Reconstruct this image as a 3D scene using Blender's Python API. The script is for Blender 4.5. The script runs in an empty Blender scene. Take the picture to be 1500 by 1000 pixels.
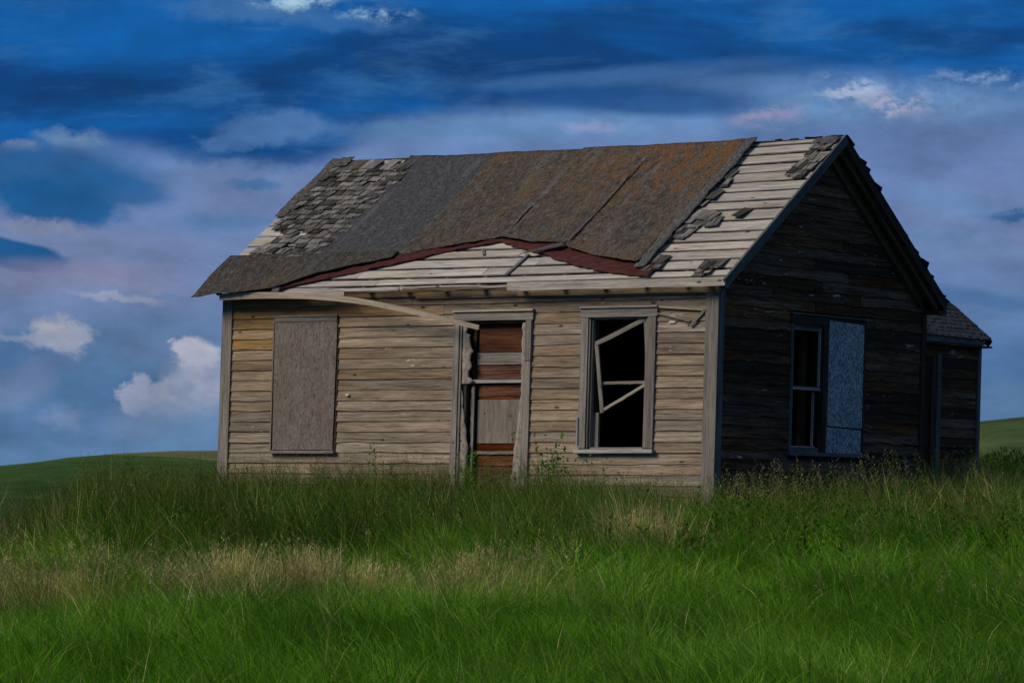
import bpy, math, random
import numpy as np
random.seed(7); rng = np.random.default_rng(11)
sc = bpy.context.scene
col = sc.collection
R = math.radians

# ------------------------------------------------------------------ camera
CX, CY, CZ = 23.9275, -39.9049, -0.1766
YAW, PITCH, ROLL, FPX = 0.58975, 0.042815, 0.011648, 5976.8
def camera():
    cd = bpy.data.cameras.new('camera'); co = bpy.data.objects.new('camera', cd); col.objects.link(co)
    cd.sensor_width = 36.0; cd.lens = FPX/1500*36.0; cd.clip_start = 0.5; cd.clip_end = 6000
    f = (-math.sin(YAW)*math.cos(PITCH), math.cos(YAW)*math.cos(PITCH), math.sin(PITCH))
    r = np.array([math.cos(YAW), math.sin(YAW), 0.0]); f = np.array(f); u = np.cross(r, f)
    r2 = math.cos(ROLL)*r+math.sin(ROLL)*u; u2 = -math.sin(ROLL)*r+math.cos(ROLL)*u
    from mathutils import Matrix
    M = Matrix(((r2[0], u2[0], -f[0], CX), (r2[1], u2[1], -f[1], CY), (r2[2], u2[2], -f[2], CZ), (0, 0, 0, 1)))
    co.matrix_world = M; sc.camera = co
camera()
FWD = np.array([-math.sin(YAW), math.cos(YAW)]); RGT = np.array([math.cos(YAW), math.sin(YAW)])

# ------------------------------------------------------------------ light
SUN_EL, SUN_OFF = R(36), R(-70)      # elevation; azimuth measured from the viewer's back towards the left
sundir2 = -FWD*math.cos(SUN_OFF) + RGT*math.sin(SUN_OFF)
SUN_AZ = math.atan2(sundir2[0], sundir2[1])
def sun():
    ld = bpy.data.lights.new('sun', 'SUN'); ld.energy = 2.7; ld.angle = R(26); ld.color = (1.0, .87, .70)
    o = bpy.data.objects.new('sun', ld); col.objects.link(o)
    from mathutils import Vector
    d = Vector((sundir2[0]*math.cos(SUN_EL), sundir2[1]*math.cos(SUN_EL), math.sin(SUN_EL)))
    o.rotation_euler = d.to_track_quat('Z', 'Y').to_euler(); o.location = (0, -20, 30)
sun()
sc.view_settings.view_transform = 'Standard'; sc.view_settings.look = 'None'
sc.view_settings.exposure = 0.0; sc.view_settings.gamma = 1.0; sc.view_settings.use_curve_mapping = False
sc.render.engine = 'CYCLES'

class NT:
    """small node-tree writer"""
    def __init__(s, tree): s.t = tree; s.n = tree.nodes; s.l = tree.links
    def node(s, kind, **kw):
        n = s.n.new(kind)
        for k, v in kw.items(): setattr(n, k, v)
        return n
    def put(s, sock, v):
        if isinstance(v, bpy.types.NodeSocket): s.l.new(v, sock)
        elif v is not None: sock.default_value = v
    def math(s, op, a, b=None, c=None, clamp=False):
        n = s.node('ShaderNodeMath', operation=op, use_clamp=clamp)
        s.put(n.inputs[0], a); s.put(n.inputs[1], b)
        if c is not None: s.put(n.inputs[2], c)
        return n.outputs[0]
    def vmath(s, op, a, b=None, out=0):
        n = s.node('ShaderNodeVectorMath', operation=op)
        s.put(n.inputs[0], a)
        if b is not None: s.put(n.inputs[1], b)
        return n.outputs[out]
    def comb(s, x, y, z=0.0):
        n = s.node('ShaderNodeCombineXYZ'); s.put(n.inputs[0], x); s.put(n.inputs[1], y); s.put(n.inputs[2], z); return n.outputs[0]
    def sep(s, v):
        n = s.node('ShaderNodeSeparateXYZ'); s.put(n.inputs[0], v); return n.outputs
    def noise(s, v, scale=1.0, detail=4, rough=.55, dist=0.0, color=False):
        n = s.node('ShaderNodeTexNoise'); s.put(n.inputs['Vector'], v); s.put(n.inputs['Scale'], scale)
        n.inputs['Detail'].default_value = detail; n.inputs['Roughness'].default_value = rough; n.inputs['Distortion'].default_value = dist
        return n.outputs['Color' if color else 'Fac']
    def mix(s, f, a, b, mode='MIX'):
        n = s.node('ShaderNodeMix', data_type='RGBA', blend_type=mode)
        s.put(n.inputs[0], f); s.put(n.inputs[6], a if not isinstance(a, tuple) else (*a[:3], 1)); s.put(n.inputs[7], b if not isinstance(b, tuple) else (*b[:3], 1))
        return n.outputs[2]
    def ramp(s, f, stops, interp='LINEAR'):
        n = s.node('ShaderNodeValToRGB'); r = n.color_ramp; r.interpolation = interp
        while len(r.elements) < len(stops): r.elements.new(.5)
        for e, (p, c) in zip(r.elements, stops): e.position = p; e.color = (*c[:3], 1) if isinstance(c, tuple) else (c, c, c, 1)
        s.put(n.inputs[0], f); return n.outputs[0]
    def maprange(s, v, a, b, c=0.0, d=1.0, smooth=True):
        n = s.node('ShaderNodeMapRange', interpolation_type='SMOOTHSTEP' if smooth else 'LINEAR')
        for i, x in enumerate((v, a, b, c, d)): s.put(n.inputs[i], x)
        return n.outputs[0]
    def scale(s, v, k): return s.vmath('MULTIPLY', v, k)

def lin(r, g, b):
    f = lambda c: (c/255/12.92) if c/255 <= .04045 else ((c/255+.055)/1.055)**2.4
    return (f(r), f(g), f(b))

# ------------------------------------------------------------------ sky
def world():
    w = bpy.data.worlds.new('World'); sc.world = w; w.use_nodes = True
    nt = NT(w.node_tree)
    for n in list(nt.n): nt.n.remove(n)
    out = nt.node('ShaderNodeOutputWorld'); bg = nt.node('ShaderNodeBackground'); bg.inputs['Strength'].default_value = .1
    nt.l.new(bg.outputs[0], out.inputs[0])
    sky = nt.node('ShaderNodeTexSky', sky_type='NISHITA'); sky.sun_disc = False
    sky.sun_elevation = SUN_EL; sky.sun_rotation = SUN_AZ
    g = nt.node('ShaderNodeTexCoord').outputs['Generated']
    d = nt.vmath('NORMALIZE', g)
    a = nt.vmath('DOT_PRODUCT', d, (RGT[0], RGT[1], 0), out=1); b = nt.vmath('DOT_PRODUCT', d, (FWD[0], FWD[1], 0), out=1)
    z = nt.sep(d)[2]
    az = nt.math('ARCTAN2', a, b); el = nt.math('ARCSINE', z)
    X = nt.math('MULTIPLY_ADD', az, 5.977, .75)           # one unit = 9.6 degrees of azimuth
    Y = nt.math('MULTIPLY_ADD', el, -5.977, .756)         # falls with elevation, horizon at .756
    Y = nt.math('MULTIPLY_ADD', nt.math('SINE', az), .07, Y)
    P = nt.comb(X, Y)
    # warps
    wv = nt.noise(nt.scale(P, (2.2, 5.5, 1)), 1.0, 6, .55, color=True)
    wv = nt.vmath('SUBTRACT', wv, (.5, .5, .5))
    Pw = nt.vmath('ADD', P, nt.scale(wv, (.16, .055, 0)))
    w2 = nt.noise(nt.scale(P, (.9, 1.15, 1)), 19.0, 10, .66, color=True); w2 = nt.vmath('SUBTRACT', w2, (.5, .5, .5))
    Pf = nt.vmath('ADD', P, nt.scale(w2, (.10, .055, 0)))
    Ys = nt.math('ADD', nt.sep(Pw)[1], .3)
    lower = nt.ramp(nt.math('DIVIDE', Ys, 1.2, clamp=True), [
        (.30, lin(72, 112, 164)), (.44, lin(106, 126, 176)), (.52, lin(116, 128, 176)),
        (.60, lin(108, 121, 166)), (.72, lin(86, 112, 154)), (.80, lin(78, 108, 152)), (.87, lin(98, 124, 166))])
    s1 = nt.noise(nt.scale(P, (3.0, 16.0, 1)), 1.0, 9, .6, .5)
    s2 = nt.noise(nt.vmath('ADD', nt.scale(P, (1.3, 7.0, 1)), (3.1, 7.7, 0)), 1.0, 7, .55, .3)
    s3 = nt.noise(nt.vmath('ADD', nt.scale(P, (4.0, 13.0, 1)), (13.1, 2.7, 0)), 1.0, 9, .66, .15)
    deck = nt.mix(nt.maprange(s2, .40, .60), lin(0, 58, 118), lin(4, 88, 162))
    deck = nt.mix(nt.maprange(s3, .50, .74, 0, .45), deck, lin(66, 116, 172))
    deck = nt.mix(nt.maprange(s1, .55, .75, 0, .35), deck, lin(92, 134, 190))
    # lower rim of the dark deck, a curve over azimuth
    fc = nt.node('ShaderNodeFloatCurve'); cu = fc.mapping.curves[0]
    pts = [(0, .235), (.10, .215), (.22, .245), (.30, .245), (.36, .19), (.45, .165), (.58, .150), (.70, .12), (.82, .115), (1.0, .13)]
    while len(cu.points) < len(pts): cu.points.new(.5, .5)
    for p_, (a_, b_) in zip(cu.points, pts): p_.location = (a_, b_*2)
    fc.mapping.update()
    nt.put(fc.inputs['Value'], nt.math('DIVIDE', nt.sep(P)[0], 1.5, clamp=True))
    rim = nt.math('MULTIPLY', fc.outputs[0], .5)
    yy = nt.math('ADD', nt.math('MULTIPLY', nt.sep(Pw)[1], .6), nt.math('MULTIPLY', nt.sep(Pf)[1], .4))
    dm = nt.maprange(nt.math('SUBTRACT', rim, yy), -.028, .026)
    c = nt.mix(nt.maprange(s3, .50, .72, 0, .35), lower, lin(128, 136, 184))
    c = nt.mix(nt.maprange(s2, .50, .30, 0, .5), c, lin(58, 102, 160))
    c = nt.mix(dm, c, deck)
    brk = nt.maprange(nt.noise(nt.scale(P, (20, 34, 1)), 1.0, 8, .68, .1), .40, .60)
    F = [  # cx, cy, rx, ry, rot, colour, strength, softness, fine
        (1.05, .45, .42, .20, 0, (80, 108, 162), .5, .9, 0),
        (1.40, .52, .35, .16, 0, (76, 104, 158), .5, .9, 0),
        (.20, .43, .36, .11, 0, (114, 122, 170), .45, .8, 0), (1.0, .165, .55, .022, -2, (100, 128, 182), .5, .9, 0), (.75, .19, .30, .020, 0, (112, 134, 186), .5, .8, 1),
        (1.42, .23, .28, .06, 5, (106, 114, 168), .65, .8, 0),
                (.93, .150, .19, .022, 2, (24, 72, 138), .85, .6, 0),
        (.90, .112, .26, .016, -3, (74, 106, 166), .55, .8, 0),
        (1.10, .128, .14, .010, 2, (86, 112, 170), .5, .8, 0),
        (1.30, .150, .15, .034, 3, (118, 138, 188), .8, .8, 2),
        (1.45, .120, .09, .012, 2, (136, 150, 194), .85, .8, 2),
        (1.24, .138, .045, .018, 0, (176, 170, 204), .95, .8, 2),
        (1.315, .155, .050, .020, 8, (184, 160, 192), .95, .8, 2),
        (1.36, .172, .05, .010, 3, (110, 122, 172), .7, .8, 1),
        (1.12, .174, .060, .018, -8, (160, 138, 180), .9, .9, 2),
        (.87, .187, .055, .012, 0, (146, 142, 188), .8, .9, 2),
        (.70, .190, .14, .012, 3, (92, 116, 172), .5, .8, 0),
        (.37, .020, .14, .020, 4, (70, 106, 166), .75, .8, 1),
        (.43, .004, .075, .014, 0, (176, 190, 220), .95, .9, 2),
        (.545, .024, .060, .013, 4, (146, 168, 208), .9, .9, 2),
        (.52, .04, .10, .012, 0, (56, 96, 160), .6, .8, 1),
        (.40, .187, .075, .026, -3, (84, 112, 172), .75, .5, 1),
        (.33, .210, .05, .015, -3, (80, 108, 168), .6, .6, 1),
        (.33, .262, .22, .020, 2, (118, 128, 180), .65, .6, 1),
        (.28, .300, .24, .040, 2, (112, 120, 172), .65, .7, 0),
        (.105, .212, .055, .016, 6, (118, 134, 178), .8, .8, 1),
        (.015, .222, .035, .010, 0, (136, 130, 165), .8, .6, 1),
        (.04, .255, .20, .045, 3, (26, 82, 142), .92, .6, 0),
        (.085, .300, .085, .034, 12, (14, 80, 142), .95, .40, 1),
        (.165, .280, .08, .022, 12, (30, 84, 146), .8, .55, 0),
        (.06, .335, .085, .014, 5, (140, 130, 164), .75, .8, 1),
        (.16, .365, .15, .028, 4, (120, 120, 164), .7, .8, 0),
        (.012, .372, .075, .020, 14, (10, 76, 136), .97, .30, 0),
        (.37, .272, .038, .010, 0, (72, 106, 166), .8, .7, 1),
        (.32, .330, .10, .014, 0, (84, 112, 166), .7, .8, 0),
        (.12, .400, .16, .020, 3, (138, 120, 158), .65, .8, 0),
        (.195, .418, .09, .013, 6, (140, 126, 162), .6, .85, 1),
        (.17, .437, .07, .007, 6, (148, 140, 172), .85, .6, 1),
        (.05, .415, .11, .018, 3, (128, 120, 160), .6, .8, 0),
        (.24, .49, .15, .030, 3, (96, 114, 162), .75, .8, 0),
        (.09, .515, .11, .04, 0, (78, 106, 154), .7, .7, 0),
        (.035, .530, .085, .040, 8, (74, 100, 150), .85, .5, 0),
        (.02, .494, .055, .006, 6, (128, 130, 164), .75, .8, 1),
        (.080, .482, .034, .022, 0, (176, 158, 180), .92, .70, 1), (.062, .497, .030, .016, 0, (150, 140, 170), .8, .7, 1),
        (.105, .497, .032, .022, 0, (158, 148, 178), .9, .5, 1),
        (.04, .560, .075, .030, -25, (112, 112, 156), .6, .8, 1),
        (.16, .58, .09, .05, 0, (76, 106, 156), .7, .8, 0),
        (.288, .524, .036, .024, 0, (186, 170, 192), .96, .55, 1),
        (.268, .516, .014, .018, 0, (180, 162, 188), .95, .4, 1),
        (.300, .560, .058, .040, 20, (162, 150, 182), .92, .75, 1),
        (.262, .585, .040, .034, 0, (160, 152, 184), .92, .5, 1),
        (.315, .548, .020, .018, 0, (134, 134, 174), .7, .9, 1), (.275, .575, .022, .016, 20, (128, 130, 172), .7, .9, 1),
        (.205, .580, .021, .028, 0, (158, 150, 184), .95, .35, 1),
        (.255, .618, .105, .034, 0, (130, 134, 174), .9, .85, 0),
        (.29, .632, .15, .040, 0, (96, 118, 164), .85, .9, 0),
        (.10, .612, .034, .022, 0, (122, 126, 168), .7, .85, 1), (.035, .575, .06, .022, -15, (112, 122, 164), .45, .9, 1),
        (.10, .668, .35, .022, 0, (96, 120, 168), .8, .8, 0),
        (1.39, .300, .13, .018, 8, (98, 120, 172), .55, .8, 0),
        (1.36, .345, .12, .012, 6, (100, 122, 172), .55, .8, 1),
        (1.45, .375, .12, .012, 6, (112, 128, 176), .5, .8, 1),
        (1.49, .322, .05, .009, 3, (30, 84, 146), .8, .8, 1),
        (1.42, .430, .14, .014, 10, (56, 94, 152), .55, .8, 0),
        (1.45, .475, .10, .012, -12, (96, 118, 168), .5, .8, 0),
        (1.47, .590, .08, .03, 0, (98, 118, 164), .6, .8, 0),
    ]
    for cx, cy, rx, ry, rot, rgb, st, soft, fine in F:
        m = nt.node('ShaderNodeMapping', vector_type='TEXTURE')
        nt.put(m.inputs['Vector'], Pf if fine else Pw)
        m.inputs['Location'].default_value = (cx, cy, 0); m.inputs['Rotation'].default_value = (0, 0, R(rot)); m.inputs['Scale'].default_value = (rx*1.35, ry*1.35, 1)
        L = nt.vmath('LENGTH', m.outputs[0], out=1)
        f = nt.maprange(L, 1.0, 1.0-soft, 0.0, st)
        if fine == 2: f = nt.math('MULTIPLY', f, brk)
        c = nt.mix(f, c, lin(rgb[0]*.98, rgb[1]*(1.04 if rgb[0] < 125 else 1.03), rgb[2]))
    # soft mottling of the cloud body
    mot = nt.noise(nt.scale(P, (7, 13, 1)), 1.0, 8, .6)
    c = nt.mix(.4, c, nt.mix(1.0, c, nt.ramp(mot, [(.3, .5), (.7, 1.6)]), 'MULTIPLY'))
    hi = nt.mix(nt.maprange(s1, .4, .6), lin(58, 78, 106), lin(112, 114, 128))
    c = nt.mix(nt.maprange(el, .16, .60), c, hi)
    c10 = nt.mix(1.0, c, (8.8, 10.25, 9.9), 'MULTIPLY')
    fin = nt.mix(.02, c10, sky.outputs[0])
    nt.put(bg.inputs['Color'], fin)
world()

# ------------------------------------------------------------------ materials
def newmat(name):
    m = bpy.data.materials.new(name); m.use_nodes = True; nt = NT(m.node_tree)
    for n in list(nt.n): nt.n.remove(n)
    out = nt.node('ShaderNodeOutputMaterial'); p = nt.node('ShaderNodeBsdfPrincipled'); nt.l.new(p.outputs[0], out.inputs[0])
    return m, nt, p, out
def finish(nt, p, colr, rough=.85, height=None, bump=.4, dist=.004, spec=.2):
    nt.put(p.inputs['Base Color'], colr); nt.put(p.inputs['Roughness'], rough); p.inputs['Specular IOR Level'].default_value = spec
    if height is not None:
        b = nt.node('ShaderNodeBump'); b.inputs['Strength'].default_value = bump; b.inputs['Distance'].default_value = dist
        nt.put(b.inputs['Height'], height); nt.l.new(b.outputs[0], p.inputs['Normal'])
def wood(name, dark, mid, light, vary=.25, warm=None, flecks=None, knots=.85, bump=.6, gx=1.6, gy=38, cracks=.5, warmpos=None, smooth=False):
    m, nt, p, out = newmat(name)
    uv = nt.node('ShaderNodeTexCoord').outputs['UV']; rnd = nt.node('ShaderNodeObjectInfo').outputs['Random']
    u, v, _ = nt.sep(uv)
    V = nt.comb(u, v, nt.math('MULTIPLY', rnd, 60.0))
    wob = nt.vmath('SUBTRACT', nt.noise(nt.scale(V, (3, 9, 1)), 1, 3, .5, color=True), (.5, .5, .5))
    Vw = nt.vmath('ADD', V, nt.scale(wob, (0, .02, 0)))
    g1 = nt.noise(nt.scale(Vw, (gx, gy, 1)), 1, 6, .65, .35)
    g2 = nt.noise(nt.scale(Vw, (gx*3.5, gy*4.2, 1)), 1, 4, .7)
    br = nt.noise(nt.scale(V, (1.1, 5, 1)), 1, 4, .6)
    g = nt.math('ADD', nt.math('MULTIPLY', g1, .55), nt.math('MULTIPLY', g2, .45))
    c = nt.ramp(g, [(.34, dark), (.48, mid), (.64, light)])
    c = nt.mix(nt.maprange(br, .35, .7, 0, .55), c, nt.mix(1.0, c, (.62, .60, .60), 'MULTIPLY'))
    if warm:
        wn = nt.noise(nt.scale(nt.vmath('ADD', V, (9, 4, 0)), (.8, 3, 1)), 1, 3, .6)
        f = nt.maprange(wn, .42, .72, 0, .55)
        if warmpos:
            ob = nt.sep(nt.node('ShaderNodeTexCoord').outputs['Object'])
            left = nt.maprange(ob[0], -3.2, -6.6, 0, 1); high = nt.maprange(ob[2], .9, 2.4, .0, 1)
            k = nt.math('MULTIPLY_ADD', nt.math('MULTIPLY', left, high), .85, nt.math('MULTIPLY', high, .12))
            f = nt.math('ADD', nt.math('MULTIPLY', f, .25), nt.math('MULTIPLY', k, nt.maprange(g1, .3, .6, .45, 1)), clamp=True)
        c = nt.mix(f, c, nt.mix(1.0, c, warm, 'MULTIPLY'))
    if cracks:
        ck = nt.noise(nt.scale(nt.vmath('ADD', V, (3, 30, 0)), (1.3, 55, 1)), 1, 3, .5)
        cm = nt.maprange(ck, .69, .74, 0, cracks); c = nt.mix(cm, c, tuple(x*.22 for x in dark))
    if knots:
        vo = nt.node('ShaderNodeTexVoronoi'); nt.put(vo.inputs['Vector'], nt.scale(V, (3.2, 7.5, 1))); vo.inputs['Scale'].default_value = 1.0
        pick = nt.math('GREATER_THAN', nt.sep(vo.outputs['Color'])[0], .62)
        km = nt.math('MULTIPLY', nt.maprange(vo.outputs['Distance'], .15, .07, 0, knots), pick); c = nt.mix(km, c, tuple(x*.35 for x in dark))
    hs = nt.node('ShaderNodeHueSaturation'); nt.put(hs.inputs['Color'], c)
    nt.put(hs.inputs['Value'], nt.math('MULTIPLY_ADD', nt.math('SUBTRACT', rnd, .5), 2*vary, 1.0))
    nt.put(hs.inputs['Saturation'], nt.math('MULTIPLY_ADD', nt.math('FRACT', nt.math('MULTIPLY', rnd, 7.31)), .5, .75)); c = hs.outputs[0]
    if flecks:
        fn = nt.noise(nt.scale(nt.vmath('ADD', V, (17, 2, 0)), (5, 26, 1)), 1, 5, .7)
        fb = nt.noise(nt.scale(nt.vmath('ADD', V, (1, 22, 0)), (1.2, 2.2, 1)), 1, 2, .5)
        fm = nt.maprange(nt.math('ADD', fn, nt.math('MULTIPLY', fb, .55)), flecks[0], flecks[0]+.03, 0, .9)
        c = nt.mix(fm, c, flecks[1])
    finish(nt, p, c, .9, g, bump, .005, spec=.12)
    return m
M = {}
M['siding'] = wood('weathered_siding', (.070, .054, .041), (.255, .207, .160), (.470, .400, .320), vary=.26, warm=(1.10, .84, .48), warmpos=True, flecks=(.985, (.62, .56, .48)))
M['trim'] = wood('weathered_trim', (.09, .085, .080), (.22, .205, .19), (.36, .34, .315), vary=.15, knots=.4)
M['lath'] = wood('pale_roof_board', (.13, .122, .115), (.40, .385, .365), (.62, .605, .58), vary=.16, warm=(1.05, .92, .74), knots=.9, cracks=.7)
M['rafter'] = wood('rafter_wood', (.05, .035, .025), (.13, .095, .065), (.22, .16, .11), vary=.2)
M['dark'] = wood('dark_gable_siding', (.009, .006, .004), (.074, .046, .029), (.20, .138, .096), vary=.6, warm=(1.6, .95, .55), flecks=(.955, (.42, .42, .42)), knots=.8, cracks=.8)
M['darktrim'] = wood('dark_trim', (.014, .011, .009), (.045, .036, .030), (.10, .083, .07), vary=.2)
M['browntrim'] = wood('brown_soffit_wood', (.025, .016, .010), (.085, .056, .036), (.16, .11, .072), vary=.25)
M['blue'] = wood('faded_sky_tinted_paint', (.045, .05, .055), (.105, .125, .14), (.19, .22, .245), vary=.12, knots=.2, cracks=.3)  # faded trim paint, with the blue of skylit shade put into its colour
M['pale'] = wood('pale_trim_paint', (.16, .16, .16), (.33, .34, .35), (.5, .5, .5), vary=.15, knots=.3)
M['bent'] = wood('fallen_trim_wood', (.20, .17, .14), (.40, .345, .285), (.55, .49, .42), vary=.05, knots=.5, cracks=.5)
M['red'] = wood('red_brown_door_paint', (.024, .010, .006), (.105, .038, .020), (.23, .098, .056), vary=.3, flecks=(1.08, (.3, .25, .2)), knots=.3)
M['doorgrey'] = wood('grey_door_panel', (.11, .098, .085), (.235, .21, .185), (.34, .31, .275), vary=.1, knots=.3, gx=2.2, gy=22, cracks=.3)
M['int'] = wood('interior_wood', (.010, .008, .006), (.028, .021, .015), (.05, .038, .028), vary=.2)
M['shingle'] = wood('grey_wood_shingle', (.020, .020, .021), (.105, .104, .106), (.34, .34, .345), vary=.75, warm=(1.05, .85, .60), gx=3, gy=60, knots=0, bump=.8)
M['shingle_dark'] = wood('dark_wood_shingle', (.008, .008, .008), (.022, .021, .020), (.045, .043, .04), vary=.3, knots=0)

M['shingle_mid'] = wood('blue_grey_annex_shingle', (.022, .023, .025), (.060, .065, .072), (.16, .168, .18), vary=.3, gx=30, gy=34, knots=0)  # dark blue-grey shingle tone

def plywood():
    m, nt, p, out = newmat('weathered_plywood')
    uv = nt.node('ShaderNodeTexCoord').outputs['UV']
    w1 = nt.vmath('SUBTRACT', nt.noise(nt.scale(uv, (7, 7, 1)), 1, 3, .5, color=True), (.5, .5, .5))
    Vw = nt.vmath('ADD', uv, nt.scale(w1, (.05, .03, 0)))
    g = nt.noise(nt.scale(Vw, (13, 48, 1)), 1, 6, .75, 1.6)
    b = nt.noise(nt.scale(uv, (2.5, 3, 1)), 1, 4, .6)
    c = nt.ramp(g, [(.34, (.05, .042, .038)), (.47, (.175, .152, .138)), (.58, (.255, .228, .208)), (.72, (.40, .36, .33))])
    c = nt.mix(nt.maprange(b, .35, .65, 0, .6), c, nt.mix(1.0, c, (.72, .71, .68), 'MULTIPLY'))
    finish(nt, p, c, .9, g, .5, .003, .1); return m
M['plywood'] = plywood()
def osb():
    m, nt, p, out = newmat('strand_board_sheet')
    uv = nt.node('ShaderNodeTexCoord').outputs['UV']
    vo = nt.node('ShaderNodeTexVoronoi'); nt.put(vo.inputs['Vector'], nt.scale(uv, (55, 38, 1))); vo.inputs['Scale'].default_value = 1
    n = nt.noise(nt.scale(uv, (70, 50, 1)), 1, 4, .7)
    b = nt.noise(nt.scale(uv, (3, 3, 1)), 1, 3, .6)
    f = nt.math('ADD', nt.math('MULTIPLY', nt.sep(vo.outputs['Color'])[0], .55), nt.math('MULTIPLY', n, .5))
    c = nt.ramp(f, [(.2, (.09, .11, .13)), (.5, (.27, .33, .39)), (.8, (.54, .62, .70))])
    c = nt.mix(nt.maprange(b, .4, .7, 0, .5), c, nt.mix(1.0, c, (.7, .72, .74), 'MULTIPLY'))
    finish(nt, p, c, .85, f, .4, .003, .15); return m
M['osb'] = osb()
def felt(name, base, brown=.5, orange=0.0, blue=.3):
    m, nt, p, out = newmat(name)
    ob = nt.node('ShaderNodeTexCoord').outputs['UV']
    big = nt.noise(nt.scale(ob, (1.6, .55, 1)), 1, 5, .65, .4)
    mid_ = nt.noise(nt.scale(ob, (7, 3.2, 1)), 1, 6, .7, .3)
    fine = nt.noise(nt.scale(ob, (60, 42, 1)), 1, 5, .75)
    st = nt.noise(nt.scale(ob, (26, 7, 1)), 1, 5, .7, .6)
    c = nt.ramp(nt.math('ADD', nt.math('MULTIPLY', fine, .6), nt.math('MULTIPLY', nt.noise(nt.scale(ob, (24, 15, 1)), 1, 6, .75), .4)), [(.38, tuple(x*.25 for x in base)), (.5, base), (.64, tuple(min(1, x*2.6) for x in base))])
    cl = nt.noise(nt.scale(nt.vmath('ADD', ob, (31, 5, 0)), (13, 8, 1)), 1, 7, .72, .5)
    c = nt.mix(1.0, c, nt.ramp(cl, [(.36, 1-.62*min(1, brown+.3)), (.5, 1.0), (.64, 1+.9*min(1, brown+.25))]), 'MULTIPLY')
    mm = nt.maprange(nt.math('ADD', nt.math('MULTIPLY', big, .55), nt.math('MULTIPLY', st, .45)), .62-.28*brown, .74-.28*brown, 0, .85)
    c = nt.mix(mm, c, nt.mix(nt.maprange(fine, .35, .65), (.035, .024, .015), (.21, .15, .095)))
    v = nt.sep(ob)[1]; u = nt.sep(ob)[0]
    if orange:
        om = nt.math('MULTIPLY', nt.maprange(mid_, .42, .62, 0, orange), nt.maprange(v, 1.9, .2, .1, 1))
        om = nt.math('MULTIPLY', om, nt.maprange(u, -3.9, -1.9, .25, 1))
        c = nt.mix(om, c, nt.mix(nt.maprange(fine, .35, .65), (.05, .022, .007), (.30, .13, .035)))
    pale = nt.noise(nt.scale(nt.vmath('ADD', ob, (5, 5, 0)), (9, 9, 1)), 1, 4, .7)
    c = nt.mix(nt.maprange(pale, .66, .74, 0, .35), c, (.33, .30, .25))
    dk = nt.noise(nt.scale(nt.vmath('ADD', ob, (15, 5, 0)), (14, 4, 1)), 1, 4, .7)
    c = nt.mix(nt.maprange(dk, .60, .70, 0, .7), c, (.018, .016, .015))
    bl = nt.noise(nt.scale(nt.vmath('ADD', ob, (2, 9, 0)), (4.5, .7, 1)), 1, 3, .5)
    c = nt.mix(nt.maprange(nt.math('ADD', nt.math('MULTIPLY', bl, .6), nt.math('MULTIPLY', st, .4)), .54, .66, 0, blue), c, (.15, .165, .19))
    h = nt.math('ADD', nt.math('MULTIPLY', cl, 1.0), nt.math('MULTIPLY', st, .6))
    finish(nt, p, c, .92, h, 1.0, .02, .15); return m
M['felt_blue'] = felt('blue_grey_roofing_felt', (.058, .062, .072), brown=.10, blue=.4)
M['felt_moss'] = felt('mossy_brown_roofing_felt', (.066, .062, .058), brown=.48, orange=.85, blue=.5)
M['felt_low'] = felt('dark_lichened_felt', (.055, .052, .050), brown=.3, blue=.3)
M['felt_edge'] = felt('smooth_grey_felt', (.085, .085, .088), brown=.15, blue=.3)
def redfelt():
    m, nt, p, out = newmat('dark_red_felt')
    ob = nt.node('ShaderNodeTexCoord').outputs['UV']
    n = nt.noise(nt.scale(ob, (5, 30, 1)), 1, 6, .7)
    c = nt.ramp(n, [(.35, (.028, .009, .009)), (.55, (.075, .020, .018)), (.68, (.12, .045, .032)), (.76, (.24, .14, .10))])
    finish(nt, p, c, .8, n, .5, .006, .2); return m
M['redfelt'] = redfelt()
def plaster():
    m, nt, p, out = newmat('torn_building_paper')
    ob = nt.node('ShaderNodeTexCoord').outputs['UV']
    n = nt.noise(nt.scale(ob, (14, 14, 1)), 1, 5, .65)
    c = nt.ramp(n, [(.3, (.15, .135, .12)), (.5, (.30, .275, .245)), (.75, (.42, .39, .36))])
    finish(nt, p, c, .9, n, .5, .006, .1); return m
M['paper'] = plaster()
def simple(name, c, rough=.8):
    m, nt, p, out = newmat(name)
    n = nt.noise(nt.node('ShaderNodeTexCoord').outputs['Object'], 9, 5, .6)
    cc = nt.ramp(n, [(.3, tuple(x*.6 for x in c)), (.7, tuple(min(1, x*1.35) for x in c))])
    finish(nt, p, cc, rough, n, .4, .01); return m
M['stone'] = simple('pale_field_stone', (.42, .40, .37)); M['white'] = simple('chipped_white_porcelain', (.7, .68, .62), .5)
def blade():
    m, nt, p, out = newmat('grass_blades')
    at = nt.node('ShaderNodeAttribute', attribute_name='Col').outputs['Color']
    pos = nt.node('ShaderNodeNewGeometry').outputs['Position']
    n = nt.noise(pos, 1.6, 5, .65)
    c = nt.mix(1.0, at, nt.ramp(n, [(.32, .62), (.68, 1.42)]), 'MULTIPLY')
    nt.put(p.inputs['Base Color'], c); p.inputs['Roughness'].default_value = .75; p.inputs['Specular IOR Level'].default_value = .06
    tr = nt.node('ShaderNodeBsdfTranslucent'); nt.put(tr.inputs['Color'], nt.mix(1.0, c, (1.1, 1.35, .5), 'MULTIPLY'))
    mx = nt.node('ShaderNodeMixShader'); mx.inputs[0].default_value = .35
    nt.l.new(p.outputs[0], mx.inputs[1]); nt.l.new(tr.outputs[0], mx.inputs[2]); nt.l.new(mx.outputs[0], out.inputs[0])
    return m
M['grass'] = blade()
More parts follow.
